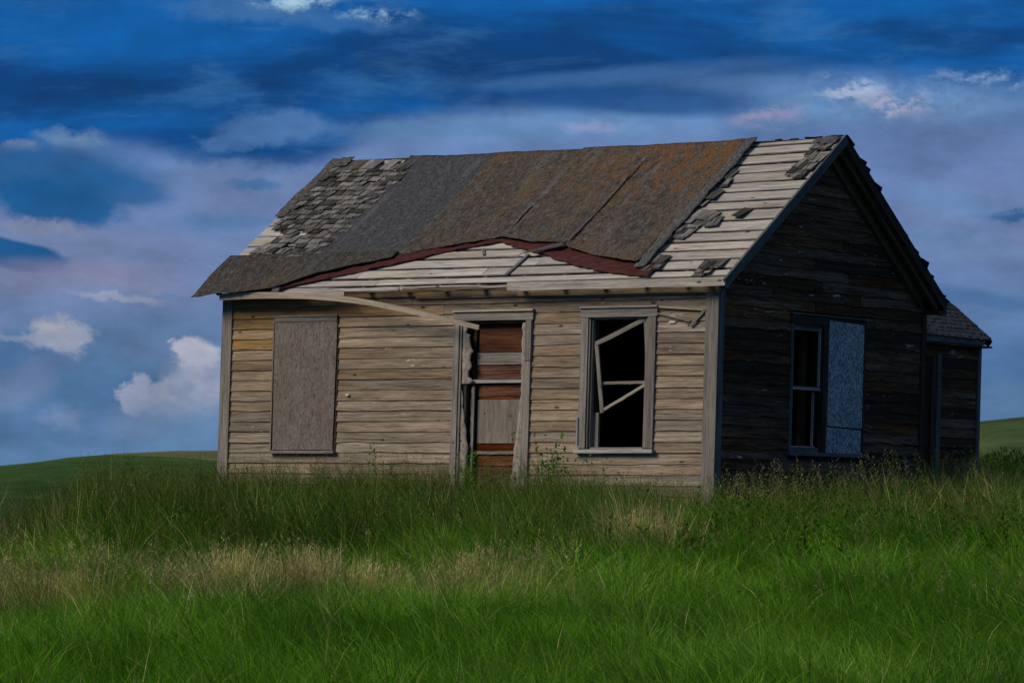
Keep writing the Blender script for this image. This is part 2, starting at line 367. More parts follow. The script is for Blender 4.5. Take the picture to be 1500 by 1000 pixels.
def ground_mat():
    m, nt, p, out = newmat('meadow_ground')
    pos = nt.node('ShaderNodeNewGeometry').outputs['Position']
    n = nt.noise(pos, .6, 6, .6); n2 = nt.noise(pos, 7, 6, .7); n3 = nt.noise(nt.scale(pos, (.02, .02, .02)), 1, 5, .6)
    c = nt.mix(n, (.010, .020, .005), (.030, .055, .012)); c = nt.mix(nt.maprange(n2, .5, .7, 0, .5), c, (.05, .045, .022))
    far = nt.maprange(nt.vmath('DISTANCE', pos, (CX, CY, 0), out=1), 60, 120)
    cf = nt.ramp(n3, [(.35, (.020, .050, .012)), (.5, (.032, .075, .018)), (.65, (.05, .095, .028))])
    cf = nt.mix(.4, cf, nt.mix(1.0, cf, nt.ramp(nt.noise(pos, .35, 7, .7), [(.3, .5), (.7, 1.5)]), 'MULTIPLY'))
    c = nt.mix(far, c, cf)
    finish(nt, p, c, .95, n2, .6, .05, .05); return m
M['ground'] = ground_mat()
def hill_mat(name, a, b, c3, sc_=1.0):
    m, nt, p, out = newmat(name)
    pos = nt.node('ShaderNodeNewGeometry').outputs['Position']
    n = nt.noise(nt.scale(pos, (.012*sc_, .012*sc_, .05*sc_)), 1, 7, .6, .4); n2 = nt.noise(pos, .25*sc_, 7, .72); n3 = nt.noise(nt.scale(pos, (.03*sc_, .03*sc_, .2*sc_)), 1, 5, .65)
    c = nt.ramp(n, [(.36, a), (.5, b), (.64, c3)])
    c = nt.mix(.55, c, nt.mix(1.0, c, nt.ramp(n2, [(.3, .35), (.7, 1.7)]), 'MULTIPLY'))
    c = nt.mix(nt.maprange(n3, .55, .7, 0, .5), c, tuple(x*.45 for x in a))
    finish(nt, p, c, .95, n2, .5, .3, .05); return m
M['hill'] = hill_mat('green_hillside', (.026, .060, .014), (.045, .095, .020), (.075, .125, .036))
M['hill_pale'] = hill_mat('dry_green_hillside', (.07, .085, .035), (.13, .14, .06), (.21, .19, .10))
M['hill_right'] = hill_mat('olive_hillside', (.040, .070, .025), (.062, .100, .034), (.095, .13, .05), 2.0)

# ------------------------------------------------------------------ object helpers
def link(name, me, mat=None, parent=None):
    if mat is not None: me.materials.append(mat)
    o = bpy.data.objects.new(name, me); col.objects.link(o)
    if parent is not None: o.parent = parent
    return o
def tag(o, label=None, cat=None, group=None, kind=None):
    if label: o['label'] = label
    if cat: o['category'] = cat
    if group: o['group'] = group
    if kind: o['kind'] = kind
    return o
def mesh(name, verts, faces, uvs=None, smooth=False):
    me = bpy.data.meshes.new(name); me.from_pydata([tuple(map(float, v)) for v in verts], [], faces)
    if uvs is not None:
        ul = me.uv_layers.new(name='UVMap'); ul.data.foreach_set('uv', np.array(uvs, dtype=np.float32).ravel())
    if smooth: me.polygons.foreach_set('use_smooth', [True]*len(me.polygons))
    me.update(); return me

class MB:
    def __init__(s): s.v = []; s.f = []; s.uv = []
    def plank(s, f, u0, u1, v0, v1, h0, ha, hb, seg=1, jag=0.0, wav=0.0, cut0=0.0, cut1=0.0, bow=None, uvo=None, prof=None):
        """board from u0 to u1 and v0 to v1; back at h0, front at ha (v0 edge) and hb (v1 edge)"""
        ou, ov = uvo if uvo else (random.random()*40, random.random()*40)
        b = len(s.v); flip = np.dot(np.cross(np.subtract(f(u0+.01, v0, 0), f(u0, v0, 0)), np.subtract(f(u0, v0+.01, 0), f(u0, v0, 0))), np.subtract(f(u0, v0, .01), f(u0, v0, 0))) < 0
        ws = random.random()*9
        for i in range(seg+1):
            t = i/seg; u = u0+(u1-u0)*t
            du = cut0*(1-t)-cut1*t if (cut0 or cut1) else 0.0
            jv = (random.random()-.5)*2*jag; jw = wav*math.sin(ws+u*2.3)*.6+wav*(random.random()-.5)
            bw = bow(t) if bow else 0.0
            pa = prof(t) if prof else 1.0
            w = (v1-v0)*(1-pa)/2
            s.v += [f(u, v0+bw+w, h0), f(u, v0+jv+bw+w, ha+jw), f(u+du, v1+bw-w+jv*.25, hb+jw*.4), f(u+du, v1+bw-w, h0)]
        W = [0, abs(ha-h0), abs(ha-h0)+(v1-v0), abs(ha-h0)+(v1-v0)+abs(hb-h0)]
        def quad(a, bq, c, d, uv4):
            q = (a, bq, c, d)
            if flip: q = q[::-1]; uv4 = uv4[::-1]
            s.f.append(q); s.uv += uv4
        for i in range(seg):
            a = b+4*i; n = a+4; ua = ou+(u0+(u1-u0)*i/seg); ub = ou+(u0+(u1-u0)*(i+1)/seg)
            for k in range(3):
                quad(a+k, n+k, n+k+1, a+k+1, [(ua, ov+W[k]), (ub, ov+W[k]), (ub, ov+W[k+1]), (ua, ov+W[k+1])])
            quad(a+3, n+3, n, a, [(ua, ov), (ub, ov), (ub, ov+.1), (ua, ov+.1)])
        e = b+4*seg
        quad(b, b+1, b+2, b+3, [(ou, ov), (ou+.01, ov), (ou+.01, ov+.1), (ou, ov+.1)])
        quad(e+3, e+2, e+1, e, [(ou, ov), (ou+.01, ov), (ou+.01, ov+.1), (ou, ov+.1)])
        return s
    def build(s, name, mat, parent=None): return link(name, mesh(name, s.v, s.f, s.uv), mat, parent)
def plank(name, mat, parent, f, *a, **k): return MB().plank(f, *a, **k).build(name, mat, parent)
def stick_map(f, A, B):
    du, dv = B[0]-A[0], B[1]-A[1]; L = math.hypot(du, dv); du /= L; dv /= L
    return (lambda a, b, h: f(A[0]+a*du-b*dv, A[1]+a*dv+b*du, h)), L
def stick(name, mat, parent, f, A, B, w, h0, h1, **k):
    g, L = stick_map(f, A, B); return plank(name, mat, parent, g, 0, L, -w/2, w/2, h0, h1, h1, **k)
def vstrip(f):          # a map whose length runs up the wall
    return lambda a, b, h: f(b, a, h)

def noise1(x, s=0): return math.sin(x*1.7+s)*.5+math.sin(x*4.1+s*2.3)*.3+math.sin(x*9.7+s*3.1)*.2
def sheet(name, mat, parent, f, u0, u1, vt, vb, hf, nu, nv, th=.006, jitter=0.0, uoff=(0, 0), lu=None, ru=None):
    """thin sheet hung between the edges vt(u) and vb(u); lu / ru bend its side edges"""
    V = []; F = []; UV = []
    P = []
    for j in range(nv+1):
        for i in range(nu+1):
            u = u0+(u1-u0)*i/nu; t = j/nv
            v = vt(u)*(1-t)+vb(u)*t+(random.random()-.5)*jitter*(j in (0, nv))
            uu = u + (lu(v) if lu and i == 0 else 0) + (ru(v) if ru and i == nu else 0)
            P.append((uu, v)); V.append(f(uu, v, hf(uu, v)))
    N = len(V)
    for (u, v) in P: V.append(f(u, v, hf(u, v)-th))
    w = nu+1
    def add(q): F.append(q); UV.extend([(P[k % N][0]+uoff[0], P[k % N][1]+uoff[1]) for k in q])
    for j in range(nv):
        for i in range(nu):
            a = j*w+i; add((a, a+w, a+w+1, a+1)); add((a+N, a+1+N, a+w+1+N, a+w+N))
    for i in range(nu):
        a = i; add((a, a+1, a+1+N, a+N)); a = nv*w+i; add((a+1, a, a+N, a+1+N))
    for j in range(nv):
        a = j*w; add((a+w, a, a+N, a+w+N)); a = j*w+nu; add((a, a+w, a+w+N, a+N))
    return link(name, mesh(name, V, F, UV, True), mat, parent)
def interp(pts): 
    xs = [p[0] for p in pts]; ys = [p[1] for p in pts]
    return lambda u: float(np.interp(u, xs, ys))

# ------------------------------------------------------------------ terrain
def vnoise(x, y, s=0):
    x = np.asarray(x, float); y = np.asarray(y, float); xi = np.floor(x).astype(np.int64); yi = np.floor(y).astype(np.int64)
    fx = x-xi; fy = y-yi; fx = fx*fx*(3-2*fx); fy = fy*fy*(3-2*fy)
    def h(a, b):
        n = (a*374761393+b*668265263+s*974634777) & 0xffffffff
        n = ((n ^ (n >> 13))*1274126177) & 0xffffffff
        return ((n ^ (n >> 16)) & 0xffff)/65535.0
    return (h(xi, yi)*(1-fx)+h(xi+1, yi)*fx)*(1-fy)+(h(xi, yi+1)*(1-fx)+h(xi+1, yi+1)*fx)*fy
def fbm(x, y, s=0, o=4):
    a = 0; k = .5
    for i in range(o): a = a+k*vnoise(x*2**i, y*2**i, s+i*17); k *= .5
    return a/(1-.5**o)
PD = [-400, -30, 0, 15, 24, 28, 31.5, 34, 37, 40, 43, 46, 49, 53, 58, 66, 85, 150, 260, 420, 3000]
PZ = [-3, -2.0, -1.85, -1.68, -1.42, -1.20, -1.02, -.82, -.64, -.51, -.40, -.31, -.22, -.18, -.35, -.9, -1.9, -1.6, .2, 1.5, 1.5]
def gz(s, d):
    s = np.asarray(s, float); d = np.asarray(d, float)
    z = np.interp(d, PD, PZ)
    left = np.clip((-4.45+(46-d)*.10-s)/1.3, 0, 1); left = left*left*(3-2*left); near = np.clip((d-36)/5, 0, 1)*np.clip((90-d)/30, 0, 1)
    z = z-left*near*.62
    z = z-.08*np.exp(-((s+4.2)/2.4)**2)*np.clip((d-36)/8, 0, 1)*np.clip((80-d)/20, 0, 1)
    lowr = np.exp(-((s-2.3)/1.3)**2-((d-46)/3.)**2); z = z-.18*lowr
    amp = np.clip((d-8)/10, 0, 1)*np.clip((75-d)/15, 0, 1)
    z = z+amp*(fbm(s*.55+40, d*.4+11, 3)-.5)*.30
    z = z+np.clip((d-100)/100, 0, 1)*(fbm(s*.01+9, d*.008+3, 5)-.5)*1.6
    return z
def to_world(s, d): return CX+RGT[0]*s+FWD[0]*d, CY+RGT[1]*s+FWD[1]*d
def grid_obj(name, S, D, Z, mat):
    nx, ny = len(S), len(D); SS, DD = np.meshgrid(S, D); X, Y = to_world(SS, DD)
    V = np.stack([X, Y, Z(SS, DD)], -1).reshape(-1, 3)
    F = [(j*nx+i, j*nx+i+1, (j+1)*nx+i+1, (j+1)*nx+i) for j in range(ny-1) for i in range(nx-1)]
    return link(name, mesh(name, V, F, None, True), mat)
def spaced(lo, hi, fine_lo, fine_hi, st, k=1.16):
    a = list(np.arange(fine_lo, fine_hi+1e-6, st)); x = st
    p = fine_hi
    while p < hi: x *= k; p += x; a.append(min(p, hi))
    p = fine_lo; x = st
    while p > lo: x *= k; p -= x; a.insert(0, max(p, lo))
    return np.array(a)
g = grid_obj('ground', spaced(-3000, 3000, -11, 11, .35), spaced(-300, 3400, 8, 66, .4), gz, M['ground']); tag(g, kind='structure')
def hill(name, mat, d0, prof, half, seed, rough):
    # a ridge across the view at distance d0: prof gives (s, crest height)
    smin, smax = prof[0][0], prof[-1][0]
    S = np.linspace(smin, smax, 170); D = np.linspace(d0-half, d0+half, 60)
    xs = [p[0] for p in prof]; zs = [p[1] for p in prof]
    def Z(s, d):
        t = (d-d0)/half; b = np.cos(np.clip(t, -1, 1)*math.pi/2)**1.3
        k = half/60
        return -4+(np.interp(s, xs, zs)+4)*b+(fbm(s/(half*.25)+seed, d/(half*.25), seed)-.5)*rough*b*(1+0*k)
    o = grid_obj(name, S, D, Z, mat); tag(o, kind='structure'); return o
def crest(d, pts):   # (photo column, row) of a skyline read off at distance d -> (s, z)
    r = []
    for x, y in pts:
        hz = 756+.0117*(x-750); r.append(((x-750)/5977*d, CZ+(hz-y)/5977*d))
    return r
hill('hill', M['hill'], 420, crest(420, [(-2200, 760), (-900, 735), (-400, 712), (-100, 690), (0, 685), (60, 679), (120, 671), (170, 667), (230, 669), (300, 674), (420, 684), (700, 730)]), 150, 4, 1.2)
hill('hill', M['hill_pale'], 760, crest(760, [(-300, 735), (0, 705), (100, 680), (150, 668), (185, 664), (240, 661), (280, 659), (340, 658), (420, 655), (600, 655), (900, 670), (1100, 700), (1200, 735)]), 200, 9, 1.5)
hill('hill', M['hill_right'], 330, crest(330, [(900, 745), (1100, 700), (1250, 645), (1350, 627), (1434, 618), (1500, 611), (1600, 604), (1800, 600), (2300, 620), (2800, 660), (3600, 745)]), 150, 14, .9)

# ------------------------------------------------------------------ house geometry maps
Lh, Wd, SX = 7.09, 4.94, .022487
He, Hr, OX, OY = 2.545, 4.385, .213, .207
S_ = math.hypot(Hr-He, Wd/2+OY); sA = (Hr-He)/S_; cA = (Wd/2+OY)/S_; kA = sA/cA
def front(u, v, h): return (u+SX*v, -h, v)
def gable(u, v, h): return (SX*v+h, u, v)
def leftw(u, v, h): return (-Lh+SX*v-h, Wd-u, v)
def back(u, v, h): return (u+SX*v, Wd+h, v)
def sag(u, v): 
    t = min(1, max(0, (u+7.33)/7.54)); return .05*4*t*(1-t)*(1-.8*v/S_)
def roof(u, v, h):
    z = Hr-v*sA+h*cA-sag(u, v); return (u+SX*z, Wd/2-v*cA-h*sA, z)
def rroof(u, v, h):
    z = Hr-v*sA+h*cA-sag(u, v); return (u+SX*z, Wd/2+v*cA+h*sA, z)

house = bpy.data.objects.new('abandoned_house', None); col.objects.link(house)
tag(house, 'derelict clapboard house with torn felt roof and boarded window, standing in long grass', 'house')

def wall_boxes(name, mat, f, u0, u1, z0, z1, holes, h0, h1, parent=house):
    mb = MB()
    us = sorted({u0, u1, *[h[0] for h in holes], *[h[1] for h in holes]})
    for a, b in zip(us, us[1:]):
        m = (a+b)/2; hs = sorted([(h[2], h[3]) for h in holes if h[0] <= m <= h[1]]); z = z0
        for lo, hi in hs:
            if lo > z: mb.plank(f, a, b, z, lo, h0, h1, h1)
            z = hi
        if z < z1: mb.plank(f, a, b, z, z1, h0, h1, h1)
    return mb.build(name, mat, parent)
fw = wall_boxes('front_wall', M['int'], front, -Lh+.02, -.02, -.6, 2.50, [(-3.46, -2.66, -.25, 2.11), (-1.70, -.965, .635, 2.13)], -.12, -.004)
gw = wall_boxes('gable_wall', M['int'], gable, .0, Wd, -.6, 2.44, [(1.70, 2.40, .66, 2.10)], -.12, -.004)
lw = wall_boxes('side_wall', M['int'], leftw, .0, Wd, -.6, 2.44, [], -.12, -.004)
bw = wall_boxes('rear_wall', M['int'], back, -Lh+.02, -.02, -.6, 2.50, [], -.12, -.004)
# gable triangles, floor, ceiling and an inner partition
def tri(f, h0, h1, mat, nm, parent):
    zb = 2.44; V = []; pts = [(0.0, zb), (Wd, zb), (Wd, 2.52), (Wd/2, 4.24), (0.0, 2.52)]
    V = [f(a, b, h0) for a, b in pts]+[f(a, b, h1) for a, b in pts]; n = 5
    F = [tuple(range(n, 2*n)), tuple(range(n))[::-1]]+[(i, (i+1) % n, n+(i+1) % n, n+i) for i in range(n)]
    return link(nm, mesh(nm, V, F, [(0, 0)]*(2*n+4*n)), mat, parent)
tri(gable, -.10, -.004, M['int'], 'gable_backing', gw); tri(leftw, -.10, -.004, M['int'], 'gable_backing', lw)
plank('floor', M['int'], house, lambda a, b, h: (a, b, h), -Lh+.05, -.05, .05, Wd-.05, -.3, -.02, -.02)
plank('ceiling', M['int'], house, lambda a, b, h: (a+.05, b, h), -Lh+.14, -.14, .13, Wd-.13, 2.36, 2.40, 2.40)
plank('partition', M['int'], house, lambda a, b, h: (a, b, h), -3.95, -3.88, .13, Wd-.13, -.02, 2.36, 2.36)
for i in range(5): plank('wall_stud', M['rafter'], house, vstrip(lambda a, b, h: (a, Wd-.125-h, b)), 0, 2.35, -3.3+i*.62, -3.22+i*.62, 0, .09, .09)
plank('wall_stud', M['browntrim'], house, vstrip(lambda a, b, h: (-.9+h, a, b)), 0, 2.35, 3.02, 3.12, 0, .06, .06)

# ------------------------------------------------------------------ clapboards
EXP = .1262
def siding_rows(f, parent, mat, rows, seglen, tb=.021, tt=.007, jag=.0028, wav=.0035, damage=0.0):
    for z, parts in rows:
        for a, b in parts:
            n = max(2, int((b-a)/seglen)); zz = z+(random.random()-.5)*.008
            o = plank('siding_board', mat if not isinstance(mat, list) else random.choice(mat), parent, f, a, b, zz, zz+EXP*1.04, -.002, tb+(random.random()-.3)*.007, tt, seg=n, jag=jag*(3 if random.random() < damage else 1), wav=wav)
def split(a, b, lo=1.4, hi=3.0):
    r = []; x = a
    while b-x > hi:
        w = random.uniform(lo, hi); 
        if b-x-w < .5: break
        r.append((x, x+w-.003)); x += w
    r.append((x, b)); return r
rows = []
z = -.06
while z < 2.40:
    top = z+EXP
    if top < .60: parts = split(-6.965, -3.62)+split(-2.53, -.15, 1.2, 2.6) if z > .15 else split(-6.965, -3.62, 1.0, 2.2)+split(-2.53, -.15)
    elif top > 2.30: parts = split(-6.965, -.15, 1.6, 3.2)
    elif z > 2.05: parts = [(-6.965, -6.31), (-5.34, -3.65), (-2.50, -1.84), (-.80, -.15)]
    else:
        sh = (2.2-z)*.02
        parts = [(-6.965, -6.31), (-5.335, -3.62), (-2.53, -1.835), (-.81, -.15)]
    rows.append((z, parts)); z += EXP
siding_rows(front, fw, M['siding'], rows, .22, damage=.3)
# gable
rows = []; z = -.12
while z < 4.12:
    top = z+EXP; y0 = max(0.02, (top-2.445)/kA-OY+.01); y1 = Wd-y0
    if y1-y0 < .25: break
    if top < .60 or z > 2.21: parts = split(y0, y1, 1.1, 2.8)
    else: parts = split(y0, 1.625, 1.0, 2.5)+split(3.44, y1-(.06 if z < 2.4 else 0), .7, 2.2)
    rows.append((z, parts)); z += EXP
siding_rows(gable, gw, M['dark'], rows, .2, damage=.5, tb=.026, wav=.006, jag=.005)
rows = []; z = -.5
while z < 4.1:
    top = z+EXP; y0 = max(0.0, (top-2.445)/kA-OY+.01)
    if Wd-2*y0 < .25: break
    rows.append((z, split(y0, Wd-y0, 1.5, 3))); z += EXP*1.0
mb = MB()
for z, ps in rows:
    for a, b in ps: mb.plank(leftw, a, b, z, z+EXP*1.04, -.002, .024, .007)
mb.build('side_siding', M['siding'], lw)

# corner boards, frieze, eave
plank('corner_board', M['trim'], house, vstrip(front), -.42, 2.45, -.152, .022, -.01, .036, .036, seg=8, wav=.003, jag=.002)
plank('corner_board', M['blue'], house, vstrip(gable), -.42, 2.42, -.012, .088, -.01, .034, .034, seg=8, wav=.002)
plank('corner_board', M['trim'], house, vstrip(front), -.2, 2.45, -7.055, -6.968, -.01, .036, .036, seg=8, wav=.003, jag=.002)
plank('corner_board', M['trim'], house, vstrip(front), -.2, 2.45, -7.125, -7.062, -.01, .028, .028, seg=8, wav=.003, jag=.002)
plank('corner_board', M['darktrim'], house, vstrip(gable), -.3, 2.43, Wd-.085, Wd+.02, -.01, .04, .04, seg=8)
plank('frieze_board', M['siding'], house, front, -6.98, -4.2, 2.435, 2.53, 0, .034, .034, seg=9, jag=.003)
plank('frieze_board', M['siding'], house, front, -4.19, .02, 2.405, 2.485, 0, .050, .044, seg=9, jag=.004)
plank('frieze_board', M['siding'], house, front, -4.19, .02, 2.487, 2.545, 0, .034, .034, seg=9)

# ------------------------------------------------------------------ roof
roof_o = plank('roof', M['int'], house, rroof, -7.33, OX, .0, S_, -.07, -.02, -.02)      # rear slope deck
LV = [.0, .125, .333, .56, .78, 1.006, 1.24, 1.465, 1.669, 1.92, 2.183, 2.396, 2.595, 2.815, 3.03, 3.20]
for i, (a, b) in enumerate(zip(LV, LV[1:])):
    cuts = [-7.32, random.uniform(-5.8, -4.6), random.uniform(-3.6, -2.4), OX-.03] if i != 8 else [-7.32, -4.9, -2.6, -.32, OX-.03]
    if i == 13: cuts = [-7.32, -5.1, -3.27, OX-.03]
    for c0, c1 in zip(cuts, cuts[1:]):
        gp = random.uniform(.034, .054); t = random.uniform(-.004, .006)
        plank('roof_board', M['lath'], roof_o, roof, c0+.003, c1-.003, a+gp*.5+.002, b-gp*.5, -.012, t, t+random.uniform(-.003, .003), seg=9, jag=.006, wav=.004)
plank('roof_board', M['lath'], roof_o, roof, -6.2, -4.35, 3.205, 3.25, -.05, -.012, -.03, seg=8, jag=.014, wav=.006)
plank('roof_board', M['lath'], roof_o, roof, -4.34, -2.80, 3.205, 3.235, -.06, -.016, -.03, seg=8, jag=.012, wav=.006)
def eave(u, v, h): return (u+SX*2.5, -OY-h, v)
plank('fascia_board', M['lath'], roof_o, eave, -2.77, OX-.01, 2.462, 2.562, -.02, .008, .008, seg=10, jag=.004, wav=.003)
plank('fascia_board', M['rafter'], roof_o, eave, -4.30, -2.79, 2.49, 2.535, -.06, -.03, -.03, seg=12, jag=.010, wav=.004)
plank('fascia_board', M['lath'], roof_o, eave, -7.0, -5.15, 2.455, 2.52, -.04, -.012, -.012, seg=8, jag=.003)
for i in range(14):
    x = -7.15+i*.558
    plank('rafter', M['rafter'], roof_o, lambda a, b, h, x=x: roof(x+b, a, h), .03, S_-.05, 0, .045, -.085, -.018, -.018)
for i in range(14):
    x = -7.15+i*.558
    plank('rafter', M['rafter'], roof_o, lambda a, b, h, x=x: rroof(x+b, a, h), .03, S_-.05, 0, .045, -.165, -.074, -.074)

# rake boards on the gable end
plank('rake_board', M['blue'], roof_o, lambda a, b, h: roof(OX+h, S_+.035-a, b), 0, S_+.04, -.105, .012, -.022, .004, .004, seg=10, jag=.003, wav=.002)
plank('rake_trim', M['blue'], roof_o, lambda a, b, h: roof(OX+h, S_+.035-a, b), 0, S_+.03, -.012, .020, .006, .018, .018, seg=10, jag=.003)
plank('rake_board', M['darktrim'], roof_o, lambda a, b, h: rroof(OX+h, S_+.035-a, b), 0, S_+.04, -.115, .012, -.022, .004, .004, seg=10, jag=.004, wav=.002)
plank('soffit_board', M['browntrim'], roof_o, lambda a, b, h: rroof(b, a, h), .05, S_-.02, .03, OX-.03, -.115, -.085, -.085, seg=4)
plank('soffit_board', M['browntrim'], roof_o, lambda a, b, h: roof(b, a, h), .05, S_-.02, .03, OX-.03, -.115, -.085, -.085, seg=4)
plank('frieze_board', M['browntrim'], gw, lambda a, b, h: rroof(.03+h, a, b), .10, S_-.30, -.255, -.118, -.02, .022, .022, seg=8, jag=.003)
plank('frieze_board', M['browntrim'], gw, lambda a, b, h: rroof(.03+h, a, b), .10, S_-.26, -.285, -.258, -.02, .038, .038, seg=8)
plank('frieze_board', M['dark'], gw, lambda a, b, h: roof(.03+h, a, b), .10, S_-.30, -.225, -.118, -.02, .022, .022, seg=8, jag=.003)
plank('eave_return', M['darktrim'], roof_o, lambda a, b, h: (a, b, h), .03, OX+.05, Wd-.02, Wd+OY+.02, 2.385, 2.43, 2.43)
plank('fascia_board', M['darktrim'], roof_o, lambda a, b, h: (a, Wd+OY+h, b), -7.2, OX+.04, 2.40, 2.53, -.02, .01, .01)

# ragged shingles left on the rear slope
def shingle_bits(mb, f, n, ur, vr, hs=(.0, .03), wr=(.07, .14), lr=(.10, .22)):
    for _ in range(n):
        u = random.uniform(*ur); v = random.uniform(*vr); w = random.uniform(*wr); l = random.uniform(*lr); h = random.uniform(*hs)
        mb.plank(f, u, u+w, v, v+l, h, h+.010, h+.012+random.random()*.018, jag=.01)
mb = MB()
for k in range(26):
    v = .02+k*.124
    u = OX-.02+random.uniform(-.03, .045)
    while u > -.6:
        w = random.uniform(.08, .15)
        if random.random() < .9: mb.plank(rroof, u-w, u-.004, v, v+.2+random.uniform(-.03, .03), -.012, random.uniform(.0, .012), random.choice([random.uniform(.015, .04), random.uniform(.03, .085)]), jag=.02)
        u -= w
mb.plank(rroof, -7.3, -.6, .02, S_, -.018, .008, .008)
o = mb.build('rear_shingles', M['shingle_dark'], roof_o); o['kind'] = 'stuff'
# broken bits along the ridge
for u in (-.75, -.55, -.34, -.22, -.06, .02, .10):
    plank('shingle', M['shingle_dark'], roof_o, rroof, u, u+random.uniform(.08, .16), -.012-random.random()*.012, .2, .0, .010, .03, jag=.012)

# shingle patch at the left end: each shingle its own part (meshes shared between alike pieces)
variants = []
for k in range(14):
    w = random.uniform(.075, .15); mbv = MB()
    mbv.plank(lambda a, b, h: (a, b, h), 0, w-.005, 0, .215+random.uniform(-.012, .012), 0.0, .004, .013, seg=3, jag=.003, cut1=random.uniform(-.004, .006))
    variants.append((w, mesh('shingle', mbv.v, mbv.f, [(b, a) for a, b in mbv.uv])))
    variants[-1][1].materials.append(M['shingle'])
from mathutils import Matrix, Vector
def put_shingle(u, v, h, k, tilt=0.0, rot=0.0, sc_=1.0):
    w, me = variants[k]
    o = bpy.data.objects.new('shingle', me); col.objects.link(o); o.parent = roof_o
    p0 = Vector(roof(u, v, h)); U = Vector(roof(u+.1, v, h))-p0; Vv = Vector(roof(u, v+.1, h))-p0; U.normalize(); Vv.normalize(); N = Vv.cross(U); N.normalize()
    # v runs down the slope; the butt end lifts by tilt
    B = Matrix((U, Vv, -N)).transposed() if False else Matrix((U, Vv, N)).transposed()
    rotm = Matrix.Rotation(rot, 3, 'Z') @ Matrix.Rotation(tilt, 3, 'X')
    m = (B @ rotm).to_4x4(); m.translation = p0
    o.matrix_local = m @ Matrix.Diagonal((sc_, sc_, 1, 1)); return o
nsh = 0
for c in range(18, -1, -1):
    v = .16+c*.119
    if v > 2.36: continue
    u = -7.17+random.uniform(-.03, .03) if v < 1.62 else -7.31+interp([(1.6, .16), (1.75, .45), (2.0, .30), (2.2, .20), (2.4, .16)])(v)
    uend = -6.02
    while u < uend:
        k = random.randrange(14); w = variants[k][0]
        gone = (1.98 < v < 2.2 and -6.78 < u < -6.55) or (random.random() < .035)
        if not gone:
            put_shingle(u, v+random.uniform(-.014, .014), .008+random.uniform(0, .005), k, tilt=-R(random.uniform(1.5, 4.5)) if False else R(random.uniform(3.0, 8.0)), rot=R(random.gauss(0, 2.4))); nsh += 1
        u += w+random.uniform(0, .006)
for i in range(8):      # long ones under the ridge
    u = -6.95+i*.115
    if i in (4, 6): continue
    put_shingle(u, .05+random.uniform(-.01, .01), .022, random.randrange(14), tilt=R(3), rot=R(random.gauss(-2, 3)), sc_=1.3)
for i in range(9):      # upright slivers at the foot of the patch
    put_shingle(-7.02+i*.10, 2.22+random.uniform(-.02, .02), .016, random.randrange(14), tilt=R(4), rot=R(random.gauss(3, 6)), sc_=.85)
# loose shingles lying on the bare boards at the right
loose = [(-.10, .10, -4), (-.02, .05, 8), (.05, .20, -3), (-.09, .30, 3), (-.02, .40, -6), (.06, .42, 2), (-.12, .52, 10), (-.04, .60, -4), (.04, .62, 4), (-.13, .70, 6), (-.05, .76, -8), (.02, .80, 5),
         (-.93, 1.68, 6), (-.82, 1.66, 2), (-.95, 1.84, -6), (-.84, 1.86, 9), (-1.0, 2.02, 3), (-.92, 2.08, 12), (-.72, 1.72, 8), (-.71, 1.83, -2), (-1.02, 2.18, 16), (-.33, 1.68, 14),
         (-1.03, 2.72, -3), (-.93, 2.71, 4), (-.99, 2.83, 7), (-.88, 2.84, -5), (-.24, 2.86, -2), (-.14, 2.85, 3), (-.05, 2.86, 1), (-.22, 2.99, 6), (-.12, 3.0, -3), (-1.0, 1.35, 4), (-.97, .95, -6), (-.98, 1.15, 3), (-.99, .70, 5)]
for u, v, r in loose:
    for q in range(2): put_shingle(u+random.uniform(-.03, .03)*q, v+random.uniform(-.05, .05)*q, .009+.008*q+random.uniform(0, .006), random.randrange(14), tilt=R(random.uniform(1, 6)), rot=R(r+random.gauss(0, 5)*q), sc_=random.uniform(.8, 1.15))

sheet('felt_rag', M['shingle_mid'], roof_o, roof, -.16, .19, lambda u: .07+.02*noise1(u*20), lambda u: .21+.03*noise1(u*14), lambda u, v: .045+.02*noise1(u*12, v*9), 8, 4, jitter=.03)
# felt: big sheets, edge strip, low sheets with the lifted edge, red underside band
def hfelt(seed, base=.02, amp=.006):
    return lambda u, v: base+amp*noise1(u*3+seed, v*2.1)+amp*.8*noise1(v*4+seed, u*3)
edge = interp([(-7.4, 3.40), (-6.675, 3.36), (-6.115, 3.245), (-5.675, 2.965), (-5.194, 2.745), (-4.791, 2.600), (-4.472, 2.425), (-3.939, 2.305), (-3.461, 2.185), (-2.931, 2.335), (-2.451, 2.372), (-2.293, 2.529), (-1.747, 2.742), (-1.087, 2.957), (-.9, 3.0)])
def lift(seed, base, amt=.05):
    f0 = hfelt(seed, base)
    return lambda u, v: f0(u, v)+amt*math.exp(-max(0, edge(u)-v)/.10)*(.55+.45*noise1(u*1.3, seed))
tri_ = interp([(-6.35, .03), (-6.15, .02), (-4.6, .02)])
sheet('felt_sheet', M['felt_blue'], roof_o, roof, -6.17, -4.73, lambda u: -.02, lambda u: 2.47+.01*noise1(u*5), hfelt(1, .034, .007), 22, 34, jitter=.01, lu=lambda v: .03*noise1(v*6)+(.06 if v < .2 else 0), ru=lambda v: .008*noise1(v*3))
sheet('felt_sheet', M['felt_moss'], roof_o, roof, -4.78, -3.40, lambda u: -.025, lambda u: min(2.49, edge(u)), lift(2, .042, .02), 22, 34, jitter=.01)
sheet('felt_sheet', M['felt_moss'], roof_o, roof, -3.46, -2.36, lambda u: -.025, lambda u: edge(u), lift(3, .052, .03), 20, 34, jitter=.01, lu=lambda v: -.02+.012*noise1(v*5))
